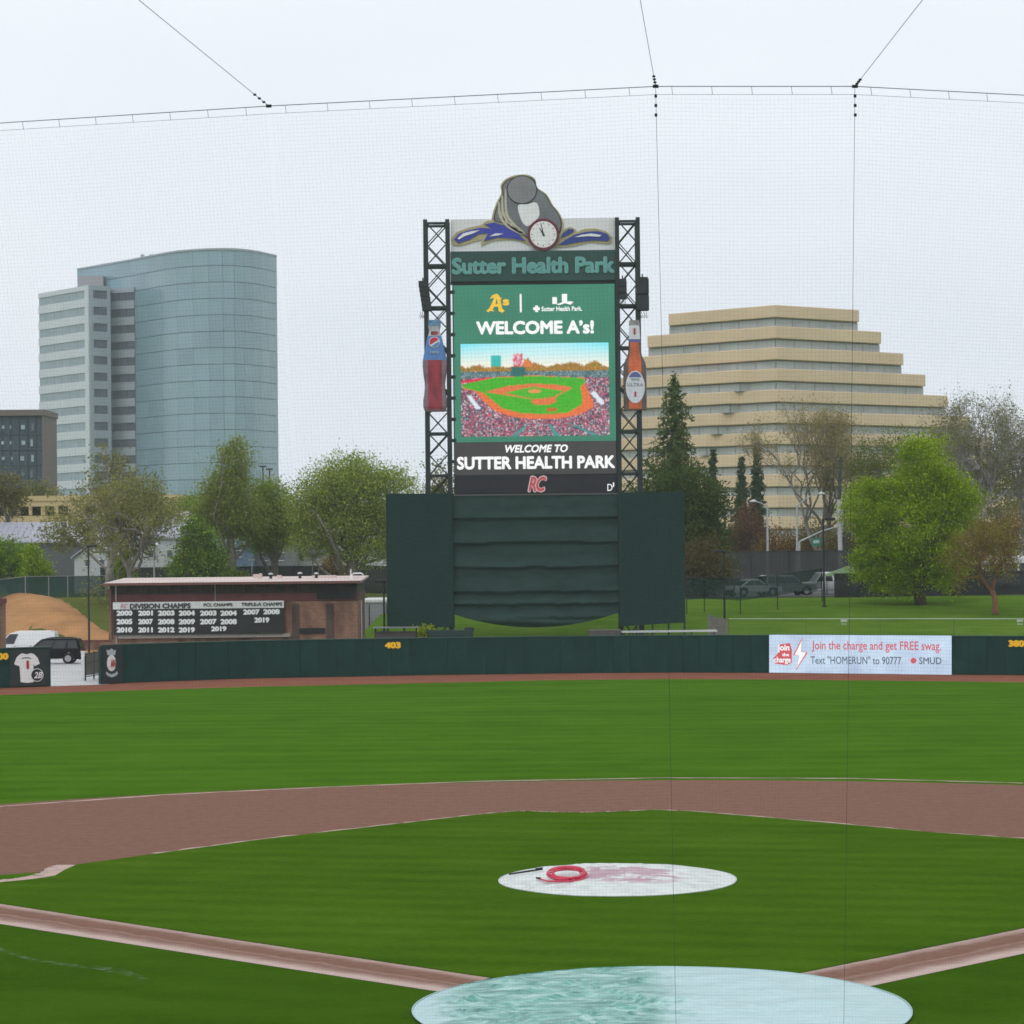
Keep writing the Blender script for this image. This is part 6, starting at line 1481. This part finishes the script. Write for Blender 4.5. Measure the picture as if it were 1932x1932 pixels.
def conifer(label, bx, by, d_, ytop, halfw, cols, seed=0, n_lev=34, ybot=None, name='conifer_tree', leaf=.42, per=26, power=.9, group=None, droop=.25):
    rs = np.random.RandomState(seed); b = P(bx, by, d_); g = terrain(b.x, b.y); zt = P(bx, ytop, d_).z; zb = g+1.0 if ybot is None else P(bx, ybot, d_).z; root = thing(name, label, 'tree', (b.x, b.y, g), group); og = np.array((b.x, b.y, g)); W_ = halfw*d_/FPX
    tx = P(bx, ytop, d_).x
    MB().tube([(b.x, b.y, g-.2), (b.x*.5+tx*.5, b.y, (g+zt)/2), (tx, b.y, zt)], [.38, .2, .03], 8).build('trunk', M_BARK, root); mb = MB(); cen = []; dirs = []
    for i in range(n_lev):
        t = i/(n_lev-1); z = zb+(zt-zb)*t; R_ = W_*((1-t)**power)*rs.uniform(.62, 1.2)+.15; nb = 8 if t < .7 else 6
        xx = b.x+(tx-b.x)*t
        for j in range(nb):
            a = 2*math.pi*(j+rs.rand())/nb; L_ = R_*rs.uniform(.5, 1.25); e = np.array((xx+L_*math.cos(a), b.y+L_*math.sin(a), z-L_*droop+rs.normal()*.15)); s = np.array((xx, b.y, z+L_*.12)); mb.bar(tuple(s), tuple(e), .03, 3)
            n = max(4, int(per*L_/W_+5)); tt = rs.rand(n, 1)**.7; c = s+(e-s)*tt+rs.normal(size=(n, 3))*np.array((.16, .16, .13))*(1+L_*.18)*(1.2-tt*.6); cen.append(c)
    mb.build('branches', M_BARK, root); cen = np.concatenate(cen); n = len(cen); pal = np.array(cols); w = rs.rand(n, 1); col = (pal[0]+(pal[1]-pal[0])*w)
    link('crown', leaf_mesh('crown', cen-og, col, leaf, rs, .38, .3), None, root); return root
LG = ((.098, .158, .006), (.185, .258, .012), (.26, .31, .025))
# bright tree and small tree on the slope
q = GT(1738, 1141, 172); dT = q.y+47.4
tree('bright yellow green leafy tree on the grass slope', 1738, 1141, dT, [(1715, 1000, 88, 70), (1742, 868, 46, 50), (1650, 960, 52, 62), (1790, 955, 55, 68), (1665, 1055, 55, 52), (1732, 925, 56, 44), (1690, 1085, 50, 34), (1625, 1065, 26, 26), (1765, 1060, 62, 52)], LG, 130000, .165, .42, clump=.42, per=170, limbs=26, seed=5, hollow=.45, droop=.3, twigs=80)
q = GT(1879, 1160, 172); dS = q.y+47.4
bare_tree('small budding tree with orange brown trunk at the right of the slope', 1879, 1160, dS, 935, 75, 5, mat('rusty_bark', (.20, .095, .05), .9, .3, 2), .22, 5200, ((.085, .09, .02), (.16, .12, .04)), .17, seed=12, split=.22, spread=.6, up=.12, lean=-.12)
bare_tree('tall pale barked sycamore with bare crown at the right edge', 1850, 1080, 255, 742, 70, 6, M_BARKP, .48, 9000, ((.085, .095, .040), (.15, .15, .07)), .19, seed=3, split=.30, spread=.48, up=.22)
bare_tree('second pale sycamore cut off by the right edge', 1936, 1080, 262, 770, 60, 6, M_BARKP, .42, 6500, ((.09, .09, .05), (.15, .14, .08)), .19, seed=8, split=.3, spread=.5)
bare_tree('wide bare buff tree in front of the stepped building', 1550, 1080, 292, 752, 92, 6, M_BARKG, .40, 15000, ((.13, .11, .06), (.21, .175, .10)), .20, seed=21, split=.16, spread=.46, up=.30)
tree('olive hazy tree between the buff tree and the bright green one', 1660, 1085, 285, [(1660, 870, 58, 52), (1625, 900, 42, 58), (1700, 850, 45, 50), (1640, 960, 50, 60)], ((.075, .095, .03), (.13, .14, .055)), 9000, .24, .32, M_BARKG, .5, seed=31, hollow=.2, twigs=60)
tree('olive tree behind the right sycamore', 1800, 1085, 275, [(1780, 850, 50, 50), (1830, 900, 62, 62), (1895, 930, 62, 66), (1800, 960, 60, 60), (1900, 1010, 62, 40)], ((.075, .085, .035), (.125, .125, .06)), 14000, .24, .36, M_BARKP, .55, seed=33, hollow=.2, twigs=70)
tree('brown twiggy tree behind the small budding tree', 1830, 1095, 240, [(1850, 1015, 52, 50), (1905, 1010, 42, 52), (1810, 1050, 42, 34)], ((.085, .06, .03), (.14, .09, .045)), 6500, .2, .2, M_BARK, .45, seed=35, hollow=.15, twigs=80)
# conifers
CG = ((.034, .058, .026), (.084, .118, .052))
conifer('tall feathery conifer right behind the scoreboard', 1272, 1090, 236, 711, 118, CG, 4, 50, None, leaf=.38, per=75, power=.82, droop=.42)
tree('broad dark green tree at the foot of the tall conifer', 1300, 1095, 232, [(1290, 985, 82, 92), (1340, 960, 36, 56), (1250, 930, 50, 60), (1335, 1040, 40, 46)], ((.026, .046, .014), (.064, .086, .028)), 20000, .26, .36, M_BARK, .5, seed=41, hollow=.4)
for x, yt, hw, lab in ((1345, 852, 16, 'slim far dark conifer beside the tall feathery one'), (1399, 866, 24, 'shorter left one of two far dark pointed conifers'), (1428, 838, 28, 'taller right one of two far dark pointed conifers')):
    conifer(lab, x, 1060, 330, yt, hw, ((.022, .040, .030), (.045, .068, .045)), int(x), 40, None, leaf=.42, per=40, power=.75, group='far pointed conifers')
# brown scrub behind the fence on the right
for i, (x, y, rx, ry, c, d_, lab) in enumerate([(1330, 1065, 42, 48, ((.055, .045, .028), (.09, .07, .04)), 226, 'dark brown bush beside the batter\'s eye'), (1410, 1010, 40, 58, ((.075, .04, .038), (.12, .065, .05)), 300, 'purple brown tree behind the left street light'), (1468, 1040, 44, 44, ((.095, .06, .03), (.15, .095, .045)), 296, 'rusty bush between the two street lights'), (1535, 1030, 44, 50, ((.085, .065, .03), (.14, .10, .05)), 300, 'tan bush under the traffic mast'), (1597, 1035, 40, 52, ((.07, .06, .03), (.12, .095, .05)), 290, 'brown bush behind the utility pole'), (1640, 1060, 50, 36, ((.06, .055, .03), (.10, .09, .045)), 276, 'dull brown bush behind the green canopy')]):
    tree(lab, x, 1092, d_, [(x, y, rx, ry), (x-rx*.5, y+ry*.35, rx*.6, ry*.6), (x+rx*.55, y+ry*.3, rx*.6, ry*.6)], c, 8500, .24, .2, M_BARK, .5, seed=50+i, hollow=.15, name='bush_tree', twigs=50)
tree('sparse tree seen through the left scoreboard truss', 832, 1090, 240, [(835, 900, 24, 34), (822, 925, 20, 26), (850, 930, 22, 30)], ((.07, .08, .03), (.12, .12, .05)), 1500, .24, .22, M_BARKG, .5, seed=60, hollow=.2)
# left side
RG = ((.115, .155, .040), (.200, .235, .075), (.28, .30, .12))
tree('large round mid green tree left of the batter\'s eye', 660, 1090, 246, [(672, 940, 78, 66), (610, 930, 52, 50), (735, 935, 58, 62), (660, 900, 60, 46), (585, 985, 44, 52), (690, 1010, 66, 56), (745, 1010, 44, 56), (640, 985, 52, 40), (588, 960, 40, 46), (600, 1020, 46, 34)], RG, 62000, .20, .5, M_BARKG, .55, seed=70, hollow=.45, limbs=30, twigs=90)
tree('pointed green tree in front of the glass tower', 440, 1090, 250, [(440, 880, 34, 48), (430, 930, 50, 46), (448, 850, 20, 26), (405, 950, 36, 40), (460, 975, 46, 42), (425, 985, 50, 34), (385, 985, 36, 28)], ((.100, .126, .036), (.180, .206, .072)), 27000, .20, .36, M_BARKG, .48, seed=72, hollow=.3, twigs=80)
tree('green tree filling the space right of the pointed one', 515, 1090, 255, [(512, 950, 38, 46), (490, 985, 44, 42), (535, 985, 34, 44), (505, 1010, 46, 34), (480, 940, 26, 34), (552, 985, 30, 40)], ((.105, .146, .034), (.185, .225, .064)), 28000, .20, .36, M_BARKG, .48, seed=74, hollow=.35)
tree('light green tree behind the metal roof', 355, 1085, 320, [(362, 962, 36, 30), (385, 985, 34, 30), (345, 985, 24, 26)], ((.10, .15, .025), (.17, .22, .05)), 9000, .24, .3, M_BARKG, .55, seed=76)
bare_tree('large twisted sycamore with pale limbs left of the brick building', 252, 1090, 238, 842, 70, 5, M_BARKG, .27, 12000, ((.100, .108, .045), (.175, .175, .075)), .23, seed=80, split=.26, spread=.72, up=.10, lean=-.10, twist=.2)
tree('loose upper foliage tree behind the twisted sycamore', 205, 1090, 252, [(205, 880, 38, 42), (185, 930, 42, 36), (265, 925, 48, 34), (160, 985, 70, 46), (110, 1010, 46, 36), (235, 980, 50, 36)], ((.095, .100, .045), (.165, .160, .075)), 8000, .24, .35, M_BARKP, .6, seed=82, hollow=.1, twigs=110, limbs=24)
tree('dense green conical tree in front of the blue house', 372, 1095, 232, [(375, 1060, 46, 40), (372, 1020, 34, 34), (366, 995, 18, 22), (400, 1060, 26, 36), (345, 1070, 26, 30)], ((.045, .085, .016), (.105, .165, .034), (.19, .25, .05)), 20000, .19, .3, M_BARK, .36, seed=84, hollow=.45)
tree('small bright lime tree behind the brick building roof', 237, 1095, 256, [(237, 1075, 17, 24), (236, 1050, 10, 18)], LG, 2600, .22, .12, M_BARK, .28, seed=86)
tree('mid green leafy tree at the left edge behind the fence', 22, 1100, 262, [(15, 1050, 40, 34), (-12, 1060, 40, 34), (40, 1070, 34, 28)], ((.075, .135, .014), (.130, .205, .026)), 8000, .25, .25, M_BARK, .4, seed=88)
tree('bright lime green tree beside the left edge tree', 68, 1100, 258, [(68, 1075, 24, 26), (60, 1050, 15, 22), (78, 1080, 16, 18)], LG, 5000, .23, .2, M_BARK, .32, seed=89)
tree('brownish tree at the left edge in front of the dark hotel', 15, 1000, 310, [(10, 925, 34, 36), (-15, 930, 30, 36), (25, 945, 26, 26)], ((.075, .070, .030), (.125, .110, .05)), 4500, .3, .3, M_BARKG, .6, seed=90, hollow=.25)
tree('faint olive tree between dark hotel and tower', 72, 1000, 390, [(70, 930, 26, 26), (50, 940, 20, 18), (90, 940, 18, 20)], ((.090, .095, .045), (.14, .135, .065)), 2600, .34, .25, M_BARKG, .65, seed=91, hollow=.2)
tree('rusty shrub in front of the pale porch house', 632, 1095, 262, [(634, 1065, 20, 24)], ((.13, .085, .03), (.20, .12, .04)), 1600, .22, .1, M_BARK, .35, seed=92, name='shrub')
tree('low green shrub at the right foot of the conical tree', 440, 1098, 250, [(440, 1085, 24, 12), (420, 1082, 16, 12)], ((.07, .11, .02), (.13, .17, .04)), 1800, .22, .08, M_BARK, .3, seed=93, name='shrub')
tree('small yellow green shrub under the left part of the batter\'s eye', 802, 1198, 184, [(800, 1190, 13, 7), (808, 1193, 10, 6)], ((.16, .20, .02), (.26, .30, .03)), 900, .16, .05, M_BARK, .18, seed=94, name='shrub')

# ------------------------------------------------------------------ protective net and its cables
M_NET = mat('net_twine', (.035, .04, .05), .8, .1, 3); M_ROPE = mat('net_rope', (.06, .062, .07), .7, .1, 3)
NT = [P(-250, 248, 32.4), P(507, 200, 30.6), P(1237, 163, 29.5), P(1613, 163, 29.6), P(2250, 196, 31.2)]
NBt = [P(-30, 2010, 37.0), P(640, 2010, 35.6), P(1277, 2010, 34.6), P(1591, 2010, 34.7), P(2080, 2010, 36.2)]
def sagp(a, b, t, s): p = a.lerp(b, t); p.z -= s*4*t*(1-t); return p
def net():
    mb = MB(); r = .00045; cell = .0445
    root = thing('safety_net', 'fine dark protective netting hanging behind home plate in front of everything', 'net', tuple(NBt[2])); root['kind'] = 'stuff'
    for i in range(4):
        a, b, c, d = NT[i], NT[i+1], NBt[i], NBt[i+1]; w_ = (b-a).length; n = round(w_/cell); dz = Vector((0, 0, -.085))
        for k in range(1, n):
            t = k/n; mb.tube([a.lerp(b, t)+dz, (a.lerp(b, t)*.5+c.lerp(d, t)*.5)+Vector((.004*math.sin(k*.7), .01, 0)), c.lerp(d, t)], r, 3, cap=False)
        h = (c-a).length; m = round(h/cell)
        for k in range(1, m):
            t = k/m; p, q = a.lerp(c, t)+dz*(1-t), b.lerp(d, t)+dz*(1-t); mb.tube([p, sagp(p, q, .5, .015+.01*math.sin(k*.37)), q], r, 3, cap=False)
    o = mb.build('mesh_twine', M_NET, root); o['kind'] = 'stuff'
    cab = MB(); cab.tube(NT, .0042, 6); cab.build('top_cable', M_ROPE, root)
    low = MB(); low.tube([p+Vector((0, 0, -.085)) for p in NT], .0020, 5); low.build('border_rope', M_ROPE, root)
    for i in range(4):
        n = round((NT[i+1]-NT[i]).length/.45)
        for k in range(n): p = NT[i].lerp(NT[i+1], (k+.4)/n); MB().bar(tuple(p), tuple(p+Vector((.01, 0, -.088))), .0032, 4).build('tie', M_ROPE, root)
    for i in (2, 3): MB().tube([NT[i]+Vector((0, 0, -.02)), NT[i].lerp(NBt[i], .4)+Vector((.01, 0, 0)), NBt[i]], .0026, 5).build('seam_rope', M_ROPE, root)
    for j, (i, x, y, d_) in enumerate(((1, 240, -18, 24.0), (2, 1204, -22, 27), (3, 1756, -20, 26))):
        e = P(x, y, d_); lab = ('left', 'middle', 'right')[j]; c = thing('stay_cable', 'thin steel stay cable holding up the net, %s of three' % lab, 'cable', tuple(NT[i])); MB().tube([tuple(NT[i]), tuple(e)], .0030, 6).build('wire', M_ROPE, c)
        u = (e-NT[i]).normalized()
        for k in range(4): p = NT[i]+u*(.03+(.26 if j == 0 else .085)*k); MB().lathe([(.006, -.012), (.017, -.008), (.017, .008), (.006, .012)], tuple(p), 8).build('clamp', M_BLACK, c)
        for k in range(3):
            if j: p = NT[i]+Vector((0, 0, -.1-.10*k)); MB().box(tuple(p), (.028, .02, .032)).build('clamp', M_BLACK, c)
        MB().box(tuple(NT[i]), (.06, .03, .03)).build('shackle', M_BLACK, c)
net()

# ------------------------------------------------------------------ damp air
hz = bpy.data.materials.new('damp_air'); hz.use_nodes = True; hz.node_tree.nodes.clear()
ho = hz.node_tree.nodes.new('ShaderNodeOutputMaterial'); hv = hz.node_tree.nodes.new('ShaderNodeVolumePrincipled')
hv.inputs['Color'].default_value = (.93, .96, 1, 1); hv.inputs['Density'].default_value = .00017; hv.inputs['Anisotropy'].default_value = .2
hz.node_tree.links.new(hv.outputs[0], ho.inputs['Volume'])
tag(MB().box((0, 590, 55), (1900, 1560, 118)).build('haze', hz), 'pale damp air lying over the whole place', None, None, 'stuff')
